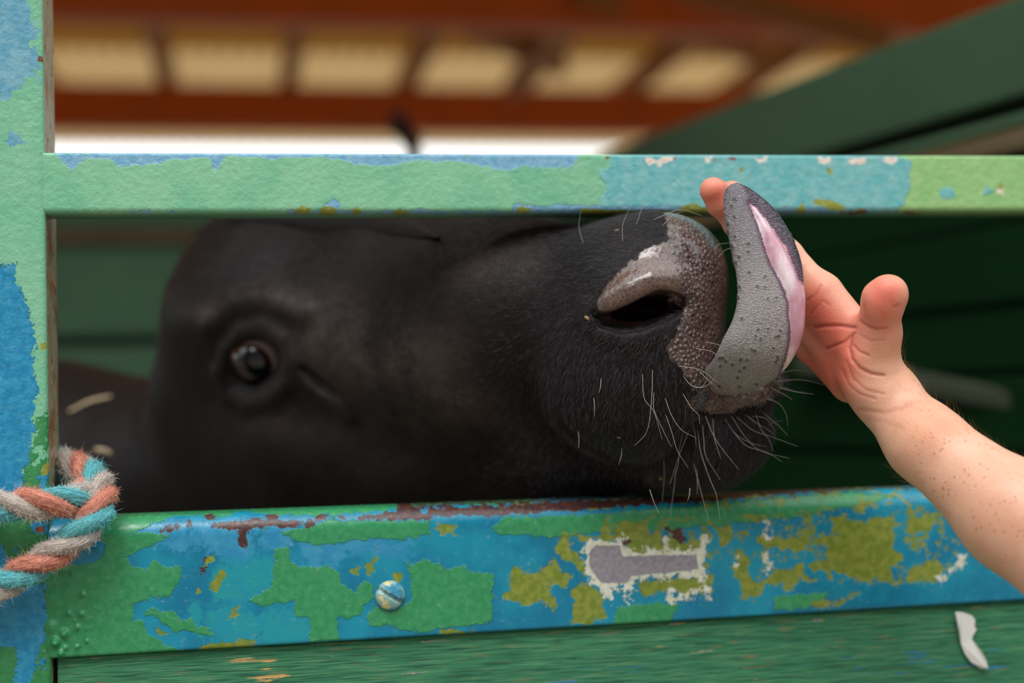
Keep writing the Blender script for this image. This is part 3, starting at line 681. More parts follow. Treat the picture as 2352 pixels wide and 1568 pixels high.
zs = spacing(.85, 2.2, [(1.05, .0018), (1.2, .0028), (1.4, .006), (2.15, .03)])
cV, cF, cN = surface_nets(cow, xs, ys, zs)
print('cow verts', len(cV))
cpx = np.stack([1176+cV[:, 0]/cV[:, 2]*F, 784-cV[:, 1]/cV[:, 2]*F], -1)
# symmetric pad: reflect far-side points across the head's middle plane
mid = C(1478, 690, .992)
def mirror(p):
    s = (p-mid) @ CX; return np.where((s < 0)[:, None], p - 2*s[:, None]*CX, p)
pad_poly = [(1520,470),(1536,520),(1533,556),(1502,566),(1480,574),(1455,598),(1425,622),(1400,648),(1384,672),(1372,690),(1376,712),(1395,722),(1440,705),(1500,680),(1548,690),(1572,715),(1560,745),(1545,775),(1530,800),(1545,830),(1570,850),(1585,880),(1600,905),(1680,905),(1760,800),(1800,600),(1700,450)]
lip_poly = [(1586,915),(1600,903),(1680,900),(1740,880),(1790,850),(1800,880),(1790,905),(1760,925),(1700,942),(1640,950),(1600,945),(1580,930)]
cM = mirror(cV); mpx = np.stack([1176+cM[:, 0]/cM[:, 2]*F, 784-cM[:, 1]/cM[:, 2]*F], -1)
fr = cV[:, 0] > .0
pad = np.full(len(cV), -200.0); pad[fr] = np.maximum(sdpoly(np.where(np.abs(cN[fr] @ CX)[:, None] > 2, mpx[fr], cpx[fr]), pad_poly), sdpoly(cpx[fr], lip_poly))
pad[(cV[:, 1] < C(1600, 960, 1)[1]*.98)] = -100
smooth_pad = np.full(len(cV), -200.0); smooth_pad[fr] = sdpoly(cpx[fr], [(1340,730),(1370,650),(1430,585),(1490,545),(1530,560),(1548,610),(1560,650),(1560,690),(1500,668),(1440,700),(1400,735)])
eyeprox = np.full(len(cV), 1.0); ep = cV[:, 0] < 0; eyeprox[ep] = np.linalg.norm(cV[ep]-eyeC, axis=1)
hole = np.full(len(cV), -200.0); hole[fr] = sdpoly(cpx[fr], [(1376,712),(1420,708),(1450,688),(1495,668),(1530,664),(1556,684),(1555,715),(1520,740),(1460,756),(1410,752),(1378,735)])
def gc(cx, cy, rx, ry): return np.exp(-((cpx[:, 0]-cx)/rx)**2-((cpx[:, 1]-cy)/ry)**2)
dust_or_lit = gc(760,760,110,90)*.8 + gc(900,850,170,110)*1.0 + gc(1050,950,120,60)*.6 + gc(1130,600,150,70)*.5 + gc(470,720,60,30)*.7 + gc(700,960,120,60)*.5 + gc(830,1080,140,60)*.3 + gc(620,690,110,40)*.4  # paler patches put the lit cheek and sheen into the hide colour
dust_or_lit = np.clip(dust_or_lit, 0, 1.2)*(cV[:, 2] < 1.3)*(cV[:, 0] > -.4)

def cow_mat():
    m = N('black_hide'); p = m.attr('pad'); nz = m.math('MULTIPLY', m.math('SUBTRACT', m.noise(220, 4), .5), 30)
    pk = m.rng(m.math('ADD', p, nz), -4, 4)
    hide = m.mix(m.rng(m.noise(14, 5, .6), .35, .65), lin(7, 5, 5), lin(20, 14, 14))
    hide = m.mix(m.math('MULTIPLY', m.attr('dust_or_lit'), m.rng(m.noise(22, 5, .65), .34, .62, .35, .95)), hide, lin(78, 66, 64))
    hide = m.mix(m.rng(m.noise(320, 3, .7), .70, .76), hide, lin(120, 98, 66))                       # specks of dust in the coat
    dist = m.noise(90, 2, .5, out=1)
    v1 = m.vor(300, 'SMOOTH_F1', smooth=.25); ve = m.vor(300, 'DISTANCE_TO_EDGE')
    bumps = m.noise(60, 3)
    cell = m.rng(ve, .0, .16)
    padc = m.mix(cell, lin(54, 42, 40), m.mix(bumps, lin(96, 80, 76), lin(124, 108, 102)))
    flat = m.rng(m.attr('flat'), -12, 6)
    padb = m.mix(m.rng(ve, 0, .14), lin(118, 94, 84), lin(86, 68, 62)); padc = m.mix(flat, padc, padb)
    col = m.mix(pk, hide, padc)
    inside = m.rng(m.attr('hole'), 2, 14); col = m.mix(inside, col, lin(44, 22, 22))
    rough = m.mix(pk, (.52, .52, .52, 1), (.27, .27, .27, 1))
    m.set(Base_Color=col, Roughness=rough); m.put(m.rng(pk, 0, 1, .22, .5), m.b.inputs['Specular IOR Level']); m.put(m.math('MULTIPLY', pk, .55), m.b.inputs['Coat Weight']); m.b.inputs['Coat Roughness'].default_value = .09
    m.b.inputs['Sheen Weight'].default_value = .04; m.b.inputs['Sheen Roughness'].default_value = .4
    hgt = m.math('MULTIPLY', m.rng(v1, .62, .05), m.math('MULTIPLY', pk, m.rng(m.attr('flat'), 4, -16, .10, 1.0)))
    m.bump(hgt, .0022, .9)
    hb = m.math('MULTIPLY', m.noise(500, 3, vec=m.stretch(1, 1, .25)), m.math('SUBTRACT', 1.0, pk)); m.bump(hb, .0009, .6)
    wr = m.noise(30, 4, .55, m.stretch(1, 1, 1)); m.bump(wr, .006, .35)
    return m.m
cow_w = CAM + cV @ MAT
body = mesh_obj('cow', cow_w, cF, cow_mat(), origin=np.array([cow_w[:, 0].mean(), cow_w[:, 1].mean(), 0]), attrs=dict(pad=pad, flat=smooth_pad, hole=hole, dust_or_lit=dust_or_lit))
tag(body, 'black cow stretching its head between the green rails and licking a hand', 'cow')

# eye
def uvsphere(c, r, n=40, m=60, sc_=(1, 1, 1)):
    a = np.linspace(0, math.pi, n)[:, None]; b = np.linspace(0, 2*math.pi, m, endpoint=False)[None, :]
    V = np.stack([np.sin(a)*np.cos(b), np.sin(a)*np.sin(b), np.cos(a)*np.ones_like(b)], -1).reshape(-1, 3)*r*np.array(sc_); return V + c, grid_faces(n, m, closed_m=True)
eV, eF = uvsphere(eyeC, EYE_R)
# iris and pupil face: slightly left-down of the ball's middle as seen in the photo
gaze = C(572, 852, 1.0) - C(592, 826, 1.0); gz = np.array([-.20, -.36, -.9]); gz /= np.linalg.norm(gz)
ang = np.degrees(np.arccos(np.clip((eV-eyeC) @ gz/EYE_R, -1, 1)))
m = N('eyeball'); aa = m.attr('ang')
col = m.mix(m.rng(aa, 50, 54), lin(4, 4, 10), lin(96, 46, 22)); col = m.mix(m.rng(aa, 57, 63), col, lin(216, 192, 196))
m.set(Base_Color=col, Roughness=.06); m.b.inputs['IOR'].default_value = 1.5; m.b.inputs['Coat Weight'].default_value = .4; m.b.inputs['Coat Roughness'].default_value = .05
eye = mesh_obj('eye', CAM+eV@MAT, eF, m.m, body, attrs=dict(ang=ang)); eye['label'] = 'dark glossy eye with a pale reflection'

# ear lying back along the top of the head
def ear_mesh():
    ctr = catmull([(a, b, S(a, b, cow)-.004) for a, b in ((530,502),(660,505),(800,514),(920,528),(1010,546))], 30); V = []
    for i, (x, y, D) in enumerate(ctr):
        t = i/29; w = .017*math.sin(math.pi*min(1, .12+t*.9))**.7 + .002; th = .005
        for j in range(16):
            a = j/16*2*math.pi; V.append(C(x, y, D) + np.array([0, 1, .25])*w*math.cos(a) + np.array([0, 0, 1])*(th*math.sin(a) + .01*math.cos(a)**2))
    V = np.array(V); F_ = grid_faces(30, 16, closed_m=True).tolist() + [list(range(16)), list(range(29*16, 30*16))[::-1]]
    return mesh_obj('ear', CAM+V@MAT, F_, bpy.data.materials['black_hide'], body, attrs={k: np.full(len(V), -200.0) for k in ('pad', 'flat', 'hole')})
ear_mesh()

# ---- tongue: thick blade, swept along its curl
def tongue():
    st = [  # left px, right px, depth, half thickness
     ((1676,424),(1692,419),.937,.002), ((1664,440),(1722,432),.936,.005), ((1661,465),(1768,468),.934,.0075), ((1664,500),(1798,505),.931,.009), ((1672,540),(1822,548),.928,.0105),
     ((1683,590),(1840,598),.925,.0115), ((1692,640),(1847,650),.922,.012), ((1693,690),(1849,705),.920,.0125), ((1682,735),(1844,765),.920,.0125), ((1662,775),(1822,822),.923,.0125), ((1648,806),(1790,862),.930,.0125),
     ((1636,828),(1745,890),.940,.012), ((1618,846),(1695,905),.953,.012), ((1590,856),(1648,908),.968,.011), ((1540,862),(1590,905),.985,.010), ((1480,865),(1520,905),1.0,.008)]
    n = 190; L = catmull([s[0] for s in st], n); Rr = catmull([s[1] for s in st], n); D = catmull([[s[2], s[3]] for s in st], n); m = 110
    V = []; UVs = []
    arc = np.r_[0, np.cumsum(np.hypot(*np.diff((L+Rr)/2, axis=0).T))]
    for i in range(n):
        w = np.linalg.norm(Rr[i]-L[i])
        for j in range(m):
            a = j/m*2*math.pi; c, s_ = math.cos(a), math.sin(a)
            t = .5 - .5*np.sign(c)*abs(c)**.9; p = L[i]*(1-t) + Rr[i]*t
            V.append(C(p[0], p[1], D[i, 0] - D[i, 1]*np.sign(s_)*abs(s_)**.85)); UVs.append(((t-.5)*w/1000, arc[i]/1000))
    V = np.array(V); Fc = grid_faces(n, m, closed_m=True)
    px = np.stack([1176+V[:, 0]/V[:, 2]*F, 784-V[:, 1]/V[:, 2]*F], -1)
    pink = sdpoly(px, [(1723,464),(1740,506),(1755,554),(1774,609),(1796,646),(1814,695),(1819,750),(1817,795),(1808,830),(1796,862),(1840,880),(1900,700),(1852,662),(1838,640),(1822,602),(1803,561),(1770,514),(1737,472)])
    Nn = np.zeros_like(V); G = V.reshape(n, m, 3); du = np.gradient(G, axis=0); dv = np.roll(G, -1, 1)-np.roll(G, 1, 1); Nn = np.cross(dv, du); Nn /= np.linalg.norm(Nn, axis=2)[..., None]+1e-12
    ctr = G.mean(1, keepdims=True); sg = np.sign(((G-ctr)*Nn).sum(2)); Nn = (Nn*np.where(sg == 0, 1, sg)[..., None]).reshape(-1, 3)
    front = ((V - np.repeat(ctr[:, 0], m, 0))[:, 2] < 0)
    leftedge = px[:, 0] < 1776 + 0*px[:, 1]
    h = -.0016*np.exp(-(pink/7)**2) + .0016*np.clip(pink/16, 0, 1)
    zf = np.abs(V[:, 2]-np.repeat(D[:, 0], m))/np.repeat(D[:, 1], m); h = np.where(front, h*np.clip(zf*1.6, 0, 1), 0)
    rnd = np.random.RandomState(3)                                       # raised round papillae
    dots = np.stack([rnd.uniform(1640, 1850, 90), rnd.uniform(430, 900, 90)], -1); dk = np.full(len(V), -20.0)
    for d in dots:
        r = np.hypot(*(px-d).T); dk = np.maximum(dk, 4.2-r)
    ok = front & (pink < -18); h = h + np.where(ok, .00055*np.clip((dk+2.5)/4, 0, 1), 0)
    V = V + Nn*h[:, None]
    M_ = N('tongue_skin'); pk = M_.math('ADD', M_.attr('pink'), M_.math('MULTIPLY', M_.math('SUBTRACT', M_.noise(160, 4), .5), 14)); f = M_.rng(pk, -3, 2)
    uvn = M_.n('ShaderNodeUVMap').outputs[0]; wv = M_.stretch(1.0, 2.6, 1.0, uvn, rot=(0, 0, .35))
    rid = M_.vor(165, 'SMOOTH_F1', vec=wv, smooth=.2)
    dark = M_.mix(M_.rng(M_.attr('tip'), 0, 1), lin(164, 156, 155), lin(100, 90, 102))
    dors = M_.mix(M_.rng(rid, .15, .6), M_.mix(.5, dark, lin(200, 196, 192)), M_.mix(.25, dark, lin(40, 34, 42)))
    dors = M_.mix(M_.rng(M_.math('SUBTRACT', M_.attr('rim'), M_.attr('rimpink')), -6, 6), dors, lin(66, 60, 72))
    dors = M_.mix(M_.math('MULTIPLY', M_.rng(M_.attr('dots'), -.5, 1.2), .75), dors, lin(50, 46, 54))
    pc = M_.mix(M_.rng(M_.noise(45, 4, .6, M_.stretch(1, 1, .35)), .42, .68), lin(198, 146, 162), lin(240, 226, 230))  # whitish patches paint wet highlights into the pink
    edge = M_.mix(M_.rng(pk, -16, -2), dors, lin(100, 76, 96)); col = M_.mix(f, edge, pc)
    M_.set(Base_Color=col, Roughness=M_.mix(f, (.36, .36, .36, 1), (.14, .14, .14, 1))); M_.b.inputs['Specular IOR Level'].default_value = .6
    M_.b.inputs['Subsurface Weight'].default_value = .15; M_.b.inputs['Subsurface Radius'].default_value = (1, .35, .3); M_.b.inputs['Subsurface Scale'].default_value = .003
    M_.bump(M_.math('MULTIPLY', M_.rng(rid, .75, .1), M_.math('SUBTRACT', 1.0, f)), .0006, .9); M_.bump(M_.noise(90, 3), M_ and .0014, .5)
    tipv = np.clip((720-px[:, 1])/300, 0, 1)
    rim = sdpoly(px, [(1690,400),(1730,470),(1770,514),(1803,561),(1822,602),(1836,640),(1870,660),(1870,400)]) 
    o = mesh_obj('tongue', CAM+V@MAT, Fc, M_.m, body, uvs=np.array(UVs), attrs=dict(pink=np.where(front, pink, 10), tip=tipv, rim=rim, rimpink=pink*0, dots=np.where(ok, dk, -20)))
    o['label'] = 'long grey tongue curled upwards with pink underside'
tongue()

# ================================================================== hand and forearm
hp = []
def hc(a, b, k=.006): hp.append(('c', (C(*a[:3]), C(*b[:3]), px_r(a[3], a[2]), px_r(b[3], b[2])), k))
hc((2960,1640,.79,190), (2560,1352,.835,150)); hc((2560,1352,.835,150), (2330,1185,.87,121), .01); hc((2330,1185,.87,120), (2125,1015,.905,84), .012); hc((2125,1015,.905,84), (2036,918,.925,68), .012)
hc((2040,905,.928,68), (1985,850,.935,58), .012)
hc((1990,850,.938,48), (1882,672,.948,33), .008)                # metacarpals
hc((1975,855,.942,46), (1868,700,.955,36), .008); hc((1955,865,.948,44), (1858,745,.968,36), .008); hc((1952,878,.952,45), (1862,800,.985,32), .008)
hc((2000,870,.925,62), (2002,820,.922,56), .012); hc((2002,820,.922,56), (2016,765,.915,49), .008); hc((1898,676,.943,33), (1982,778,.932,38), .016)        # ball of the thumb
hc((2016,765,.915,49), (2020,712,.905,45), .008); hc((2020,712,.905,44), (2030,687,.900,43), .006); hc((2030,687,.900,43), (2043,672,.897,40), .008)
FN_ = [[(1885,668,.948,34),(1813,584,.958,31),(1730,490,.962,27),(1682,438,.965,23)],
       [(1868,700,.955,36),(1762,600,.966,31),(1690,515,.966,28),(1672,490,.964,25),(1652,470,.961,27),(1638,438,.958,31)],
       [(1858,745,.968,35),(1765,670,.982,29),(1712,600,.985,26),(1700,560,.985,23)],
       [(1862,795,.985,30),(1790,735,.998,25),(1755,690,1.0,22),(1740,655,1.0,20)]]
def hand(p):
    r = ev(p, hp)
    for f in FN_:
        x = None
        for a, b in zip(f[:-1], f[1:]):
            d = s_cone(p, C(*a[:3]), C(*b[:3]), px_r(a[3], a[2]), px_r(b[3], b[2])); x = d if x is None else smin(x, d, .003)
        r = smin(r, x, .008)
    # hollow of the palm and the fold between palm and little-finger side
    r = smax(r, -s_ell(p, C(1930, 745, .905), np.array([.012, .018, .012])), .012)
    n = np.abs(r) < .01
    if n.any():
        q = p[n]; pq = np.stack([1176+q[:, 0]/q[:, 2]*F, 784-q[:, 1]/q[:, 2]*F], -1); fr_ = q[:, 2] < .945
        g = np.zeros(len(q))
        for ln, w, dpt in creases: g = np.maximum(g, dpt*np.exp(-(sdlines(pq, [ln])/w)**2))
        r[n] = r[n] + g*fr_
    return r
creases = [([(1965,753),(1930,748),(1895,748),(1868,752)], 4, .0010), ([(1963,765),(1940,785),(1900,800)], 3.5, .0007), ([(1958,770),(1952,800),(1958,825),(1975,845),(2000,858),(2030,862)], 4, .0009),
           ([(1958,790),(1975,808),(1995,816)], 3, .0006), ([(1945,830),(1960,870),(1990,895),(2030,905)], 3, .0004), ([(1935,850),(1950,885),(1975,905),(2010,915)], 3, .0004),
           ([(1978,738),(1998,752),(2015,755),(2035,752)], 3.5, .0006), ([(1978,770),(2000,783),(2030,780)], 2.5, .0003), ([(1985,652+46),(1990,735)], 2, .0002),
           ([(1855,690),(1875,675),(1885,655)], 3, .0004), ([(1862,720),(1890,690),(1905,700)], 3, .0004), ([(2052,705),(2064,700)], 3, .0004),
           ([(1975,940),(2030,948),(2070,938),(2095,925)], 5, .0003), ([(1900,905),(1880,860),(1865,800),(1855,770)], 7, .0016), ([(1990,965),(2030,968),(2075,985)], 5, .00015)]
hx = spacing(.115, .6, [(.262, .0010), (.36, .0022), (.52, .005)]); hy = spacing(-.30, .115, [(-.15, .004), (-.05, .0016), (.118, .0010)]); hz_ = spacing(.72, 1.03, [(.86, .0035), (.885, .002), (1.02, .0011)])
hV, hF, hN = surface_nets(hand, hx, hy, hz_)
print('hand verts', len(hV))
hpx = np.stack([1176+hV[:, 0]/hV[:, 2]*F, 784-hV[:, 1]/hV[:, 2]*F], -1)
def gau(cx, cy, rx, ry=None): return np.exp(-((hpx[:, 0]-cx)/rx)**2-((hpx[:, 1]-cy)/(ry or rx))**2)
red = gau(2020,700,60,80)*.9 + gau(1640,445,60,60)*.9 + gau(1870,690,45,60)*.85 + gau(1935,810,50,70)*.8 + gau(1900,745,55,45)*.6 + gau(1920,880,60,60)*.65 + gau(2040,662,40,30)*.4 + gau(1850,850,40,60)*.8
orange = gau(2130,980,70,45)*.8 + gau(2070,870,30,30)*.4
cre = np.zeros(len(hV))
for ln, w, dpt in creases: cre = np.maximum(cre, np.exp(-(sdlines(hpx, [ln])/(w*1.1))**2)*min(1, dpt/.0007))
cre *= hV[:, 2] < .945
m = N('fair_skin')
arm_mask = np.clip((hpx[:, 0]-2040)/120, 0, 1)
col = m.mix(m.rng(m.noise(40, 4), .35, .65), lin(222, 166, 138), lin(230, 178, 150))
col = m.mix(m.attr('red'), col, lin(226, 112, 92)); col = m.mix(m.math('MULTIPLY', m.attr('orange'), .6), col, lin(220, 140, 92))
fk = m.vor(300); fsel = m.rng(m.noise(60, 3), .46, .56); fr1 = m.math('MULTIPLY', m.rng(fk, .30, .14), m.math('MULTIPLY', fsel, m.attr('arm')))
col = m.mix(m.math('MULTIPLY', fr1, .8), col, lin(186, 112, 72))
fk2 = m.vor(110); col = m.mix(m.math('MULTIPLY', m.math('MULTIPLY', m.rng(fk2, .13, .08), m.attr('arm')), .55), col, lin(176, 104, 70))
col = m.mix(m.math('MULTIPLY', m.attr('crease'), .6), col, lin(178, 78, 64))
m.set(Base_Color=col, Roughness=.45); m.b.inputs['Subsurface Weight'].default_value = .35; m.b.inputs['Subsurface Radius'].default_value = (1, .35, .2); m.b.inputs['Subsurface Scale'].default_value = .006
m.bump(m.vor(900, 'SMOOTH_F1', smooth=.4), .00025, .5); m.bump(m.noise(120, 4), .0008, .3)
arm_w = CAM+hV@MAT
arm = mesh_obj('person', arm_w, hF, m.m, origin=P(2560, 1352, .835), attrs=dict(red=np.clip(red, 0, 1)*.85, orange=np.clip(orange, 0, 1), crease=cre, arm=arm_mask))
tag(arm, 'person reaching in from the right, bare freckled forearm and open hand being licked', 'person')
# fine hairs on the forearm
rs = np.random.RandomState(8); cand = np.where((hpx[:, 0] > 2050) & (hpx[:, 1] > 780))[0]; pick = rs.choice(cand, 900)
strs = []
for i in pick:
    nrm = hN[i]; ln = rs.uniform(.004, .009); t = np.array([-.55, .35, -.1]) + rs.normal(0, .25, 3); t -= nrm*(t @ nrm); t /= np.linalg.norm(t)
    strs.append([CAM + (hV[i] + nrm*ln*.55*s + t*ln*(.6*s+.4*s*s)) @ MAT for s in np.linspace(0, 1, 5)])
hm = simple('fair_hair', lin(176, 128, 84), .5)
o = curves_obj('arm_hair', strs, .000035, hm, arm); o['label'] = 'fine light hairs along the forearm'

# ================================================================== rope
def rope():
    R0, SR, PITCH_ = .0053, .0050, .056
    base = empty('rope', P(150, 1160, .92)); tag(base, 'frayed rope of turquoise, coral and beige strands looped around the gate post', 'rope')
    paths = [[(-330,1225,.915),(-170,1198,.908),(-40,1172,.902),(40,1158,.900),(110,1156,.902),(165,1150,.915),(200,1128,.940),(205,1098,.965),(170,1072,.990),(110,1062,1.012),(20,1066,1.02)],
             [(20,1048,1.02),(100,1056,.998),(160,1068,.972),(212,1098,.950),(232,1140,.930),(222,1180,.916),(186,1222,.908),(136,1262,.906),(84,1296,.904),(20,1334,.902),(-60,1368,.900),(-200,1420,.900),(-330,1462,.905)]]
    cols = [('coral_strand', lin(240, 160, 136), lin(222, 130, 106), 'coral strand'), ('turquoise_strand', lin(120, 208, 212), lin(74, 178, 192), 'turquoise strand'), ('beige_strand', lin(222, 208, 198), lin(186, 172, 162), 'beige strand')]
    phase = [2.1, 4.9]; fr = {0: [], 1: [], 2: []}; rs = np.random.RandomState(5)
    for pi_, pts in enumerate(paths):
        cp = catmull([C(*p) for p in pts], 900); seg = np.r_[0, np.cumsum(np.linalg.norm(np.diff(cp, axis=0), axis=1))]
        n = int(seg[-1]/.0009); u = np.linspace(0, seg[-1], n); c = np.stack([np.interp(u, seg, cp[:, k]) for k in range(3)], -1)
        T = np.gradient(c, axis=0); T /= np.linalg.norm(T, axis=1)[:, None]
        nn = np.zeros_like(T); v = np.array([0, .2, -1.0])
        for i in range(n):
            v = v - T[i]*(v @ T[i]); v /= np.linalg.norm(v); nn[i] = v
        bb = np.cross(T, nn)
        for k in range(3):
            ph = phase[pi_] + k*2*math.pi/3 - u/PITCH_*2*math.pi
            sc_ = c + R0*(np.cos(ph)[:, None]*nn + np.sin(ph)[:, None]*bb)
            t2 = np.gradient(sc_, axis=0); t2 /= np.linalg.norm(t2, axis=1)[:, None]
            a1_ = nn - t2*(nn*t2).sum(1)[:, None]; a1_ /= np.linalg.norm(a1_, axis=1)[:, None]; b1_ = np.cross(t2, a1_)
            M_ = 28; V = []; U_ = []
            for j in range(M_):
                a = j/M_*2*math.pi; rr = SR*(1+.04*math.sin(j*3.1)+.03*np.sin(u*400+j)); V.append(sc_ + rr[:, None]*(math.cos(a)*a1_+math.sin(a)*b1_)); U_.append(np.stack([np.full(n, j/M_), u*10], -1))
            V = np.stack(V, 1).reshape(-1, 3); U_ = np.stack(U_, 1).reshape(-1, 2)
            name, c1, c2, lab = cols[k]
            m = bpy.data.materials.get(name)
            if m is None:
                q = N(name); un = q.n('ShaderNodeUVMap').outputs[0]; f = q.noise(1, 4, .6, q.stretch(26, 9, 1, un, rot=(0, 0, .5)))
                q.set(Base_Color=q.mix(q.rng(f, .3, .65), c2, c1), Roughness=.75); q.bump(f, .003, 1.0); q.bump(q.noise(1, 2, .5, q.stretch(60, 5, 1, un, rot=(0, 0, .5))), .0015, 1.0); m = q.m
            Fc = grid_faces(n, M_, closed_m=True).tolist() + [list(range(M_)), list(range((n-1)*M_, n*M_))[::-1]]
            o = mesh_obj('strand', CAM+V@MAT, Fc, m, base, uvs=U_); o['label'] = lab
            cnt = 6500 if pi_ else 5500; idx = rs.randint(0, n, cnt)
            for i in idx:
                a = rs.uniform(0, 2*math.pi); d = math.cos(a)*a1_[i]+math.sin(a)*b1_[i]; p0 = sc_[i]+d*SR*.96; ln = rs.uniform(.0015, .0048) if rs.rand() < .96 else rs.uniform(.005, .009)
                g = d*.5 + t2[i]*rs.normal(.35, .6) + np.cross(d, t2[i])*rs.normal(0, .6); g /= np.linalg.norm(g); c3 = rs.normal(0, .5, 3)
                fr[k].append([CAM + (p0 + g*ln*s + c3*ln*s*s*.5) @ MAT for s in np.linspace(0, 1, 5)])
    for k in range(3):
        q = simple(cols[k][0]+'_fibre', tuple(min(1, x*1.15) for x in cols[k][1][:3])+(1,), .7)
        o = curves_obj('frayed_fibres', fr[k], .00011, q, base); o['label'] = 'frayed ' + cols[k][3].split()[0] + ' fibres'; o['kind'] = 'stuff'
rope()

# ================================================================== straw on the neck
def straw(a, b, D, r, lab):
    c = catmull([P(a[0], a[1], D), P((a[0]+b[0])/2, (a[1]+b[1])/2-6, D), P(b[0], b[1], D+.004)], 14); V = []
    for i, p in enumerate(c):
        rr = r*(1-.25*abs(i/13*2-1))
        for j in range(8): V.append(p + UP*rr*math.cos(j*math.pi/4) + FW*rr*.5*math.sin(j*math.pi/4))
    o = mesh_obj('straw', V, grid_faces(14, 8, closed_m=True).tolist()+[list(range(8)), list(range(104, 112))[::-1]], simple('straw', lin(210, 190, 150), .6), origin=c[0])
    tag(o, lab, 'straw', group='bits of straw on the neck')
straw((158, 945), (256, 910), S(215, 925, cow)-.003, .0019, 'upper, longer bit of straw lying on the dark neck beside the post')
straw((218, 1032), (270, 1052), S(245, 1040, cow)-.003, .0023, 'lower, shorter bit of straw on the dark neck above the rope')

# ================================================================== coat and whiskers
def coat():
    rs = np.random.RandomState(11)
    q = N('dark_hair'); hi = q.n('ShaderNodeHairInfo').outputs['Random']; q.set(Base_Color=q.mix(q.math('POWER', hi, 3.0), lin(7, 5, 4), lin(50, 38, 34)), Roughness=.5); q.b.inputs['Specular IOR Level'].default_value = .22; hide = q.m
    q = N('muzzle_hair'); hi = q.n('ShaderNodeHairInfo').outputs['Random']; q.set(Base_Color=q.mix(q.math('POWER', hi, 3.5), lin(9, 8, 10), lin(112, 104, 114)), Roughness=.36); lipm = q.m
    pass
    x, y = cpx[:, 0], cpx[:, 1]; near = (cN[:, 2] < .35) & (cV[:, 0] > -.30) & (cV[:, 2] < 1.35) & (y > 480) & (y < 1175) & (hole < -3) & (pad < -2) & (eyeprox > EYE_R+.008)
    def grow(idx, n, l0, l1, rad, name, lab, hide=hide):
        pick = idx[rs.randint(0, len(idx), n)]; q = cV[pick]; nm = cN[pick]; px_, py_ = x[pick], y[pick]
        w = np.clip((py_-640)/220, 0, 1)*np.clip((px_-1000)/300, 0, 1)
        d = np.stack([-.95*(1-w)-.15*w, .10*(1-w)-.95*w, .15+0*w], -1)
        fz = np.clip(1-np.hypot(px_-1600, py_-860)/120, 0, 1)[:, None]; d = d*(1-fz)+np.array([.35, -.9, 0])*fz
        d += rs.normal(0, .22, d.shape); d -= nm*(d*nm).sum(1)[:, None]; d /= np.linalg.norm(d, axis=1)[:, None]
        q = q + rs.normal(0, .0008, q.shape); q -= nm*.0004; ln = rs.uniform(l0, l1, n)[:, None]; cur = rs.normal(0, .12, d.shape)
        S_ = [q + nm*ln*(.42*t-.22*t*t) + d*ln*(.75*t+.25*t*t) + cur*ln*t*t for t in np.linspace(0, 1, 5)]
        S_ = np.stack(S_, 1); S_ = CAM + S_.reshape(-1, 3) @ MAT
        o = curves_obj(name, S_.reshape(n, 5, 3), np.full(n, rad), hide, body); o['label'] = lab; o['kind'] = 'stuff'
    ids = np.where(near & (x > 1050+330*rs.rand(len(x))) & (y < 1090+50*rs.rand(len(x))))[0]; grow(ids, 60000, .0032, .0070, .000055, 'coat_hair', 'short black hair on the muzzle', lipm)
    ids = np.where(near & (x <= 1080+300*rs.rand(len(x))))[0]; grow(ids, 30000, .004, .008, .00007, 'coat_hair', 'short black hair on the face')
    ids = np.where(near & (x > 1480) & (y > 950))[0]; grow(ids, 12000, .005, .012, .00006, 'coat_hair', 'longer dark hair on the chin', lipm)
    ids = np.where((cV[:, 0] > .1) & (lipd > -22) & (lipd < -2) & (y > 925))[0]
    if len(ids): grow(ids, 1500, .007, .016, .00009, 'coat_hair', 'wet hair fringe under the lower lip', lipm)
lipd = np.full(len(cV), -999.0); lipd[fr] = sdpoly(cpx[fr], lip_poly)
coat()
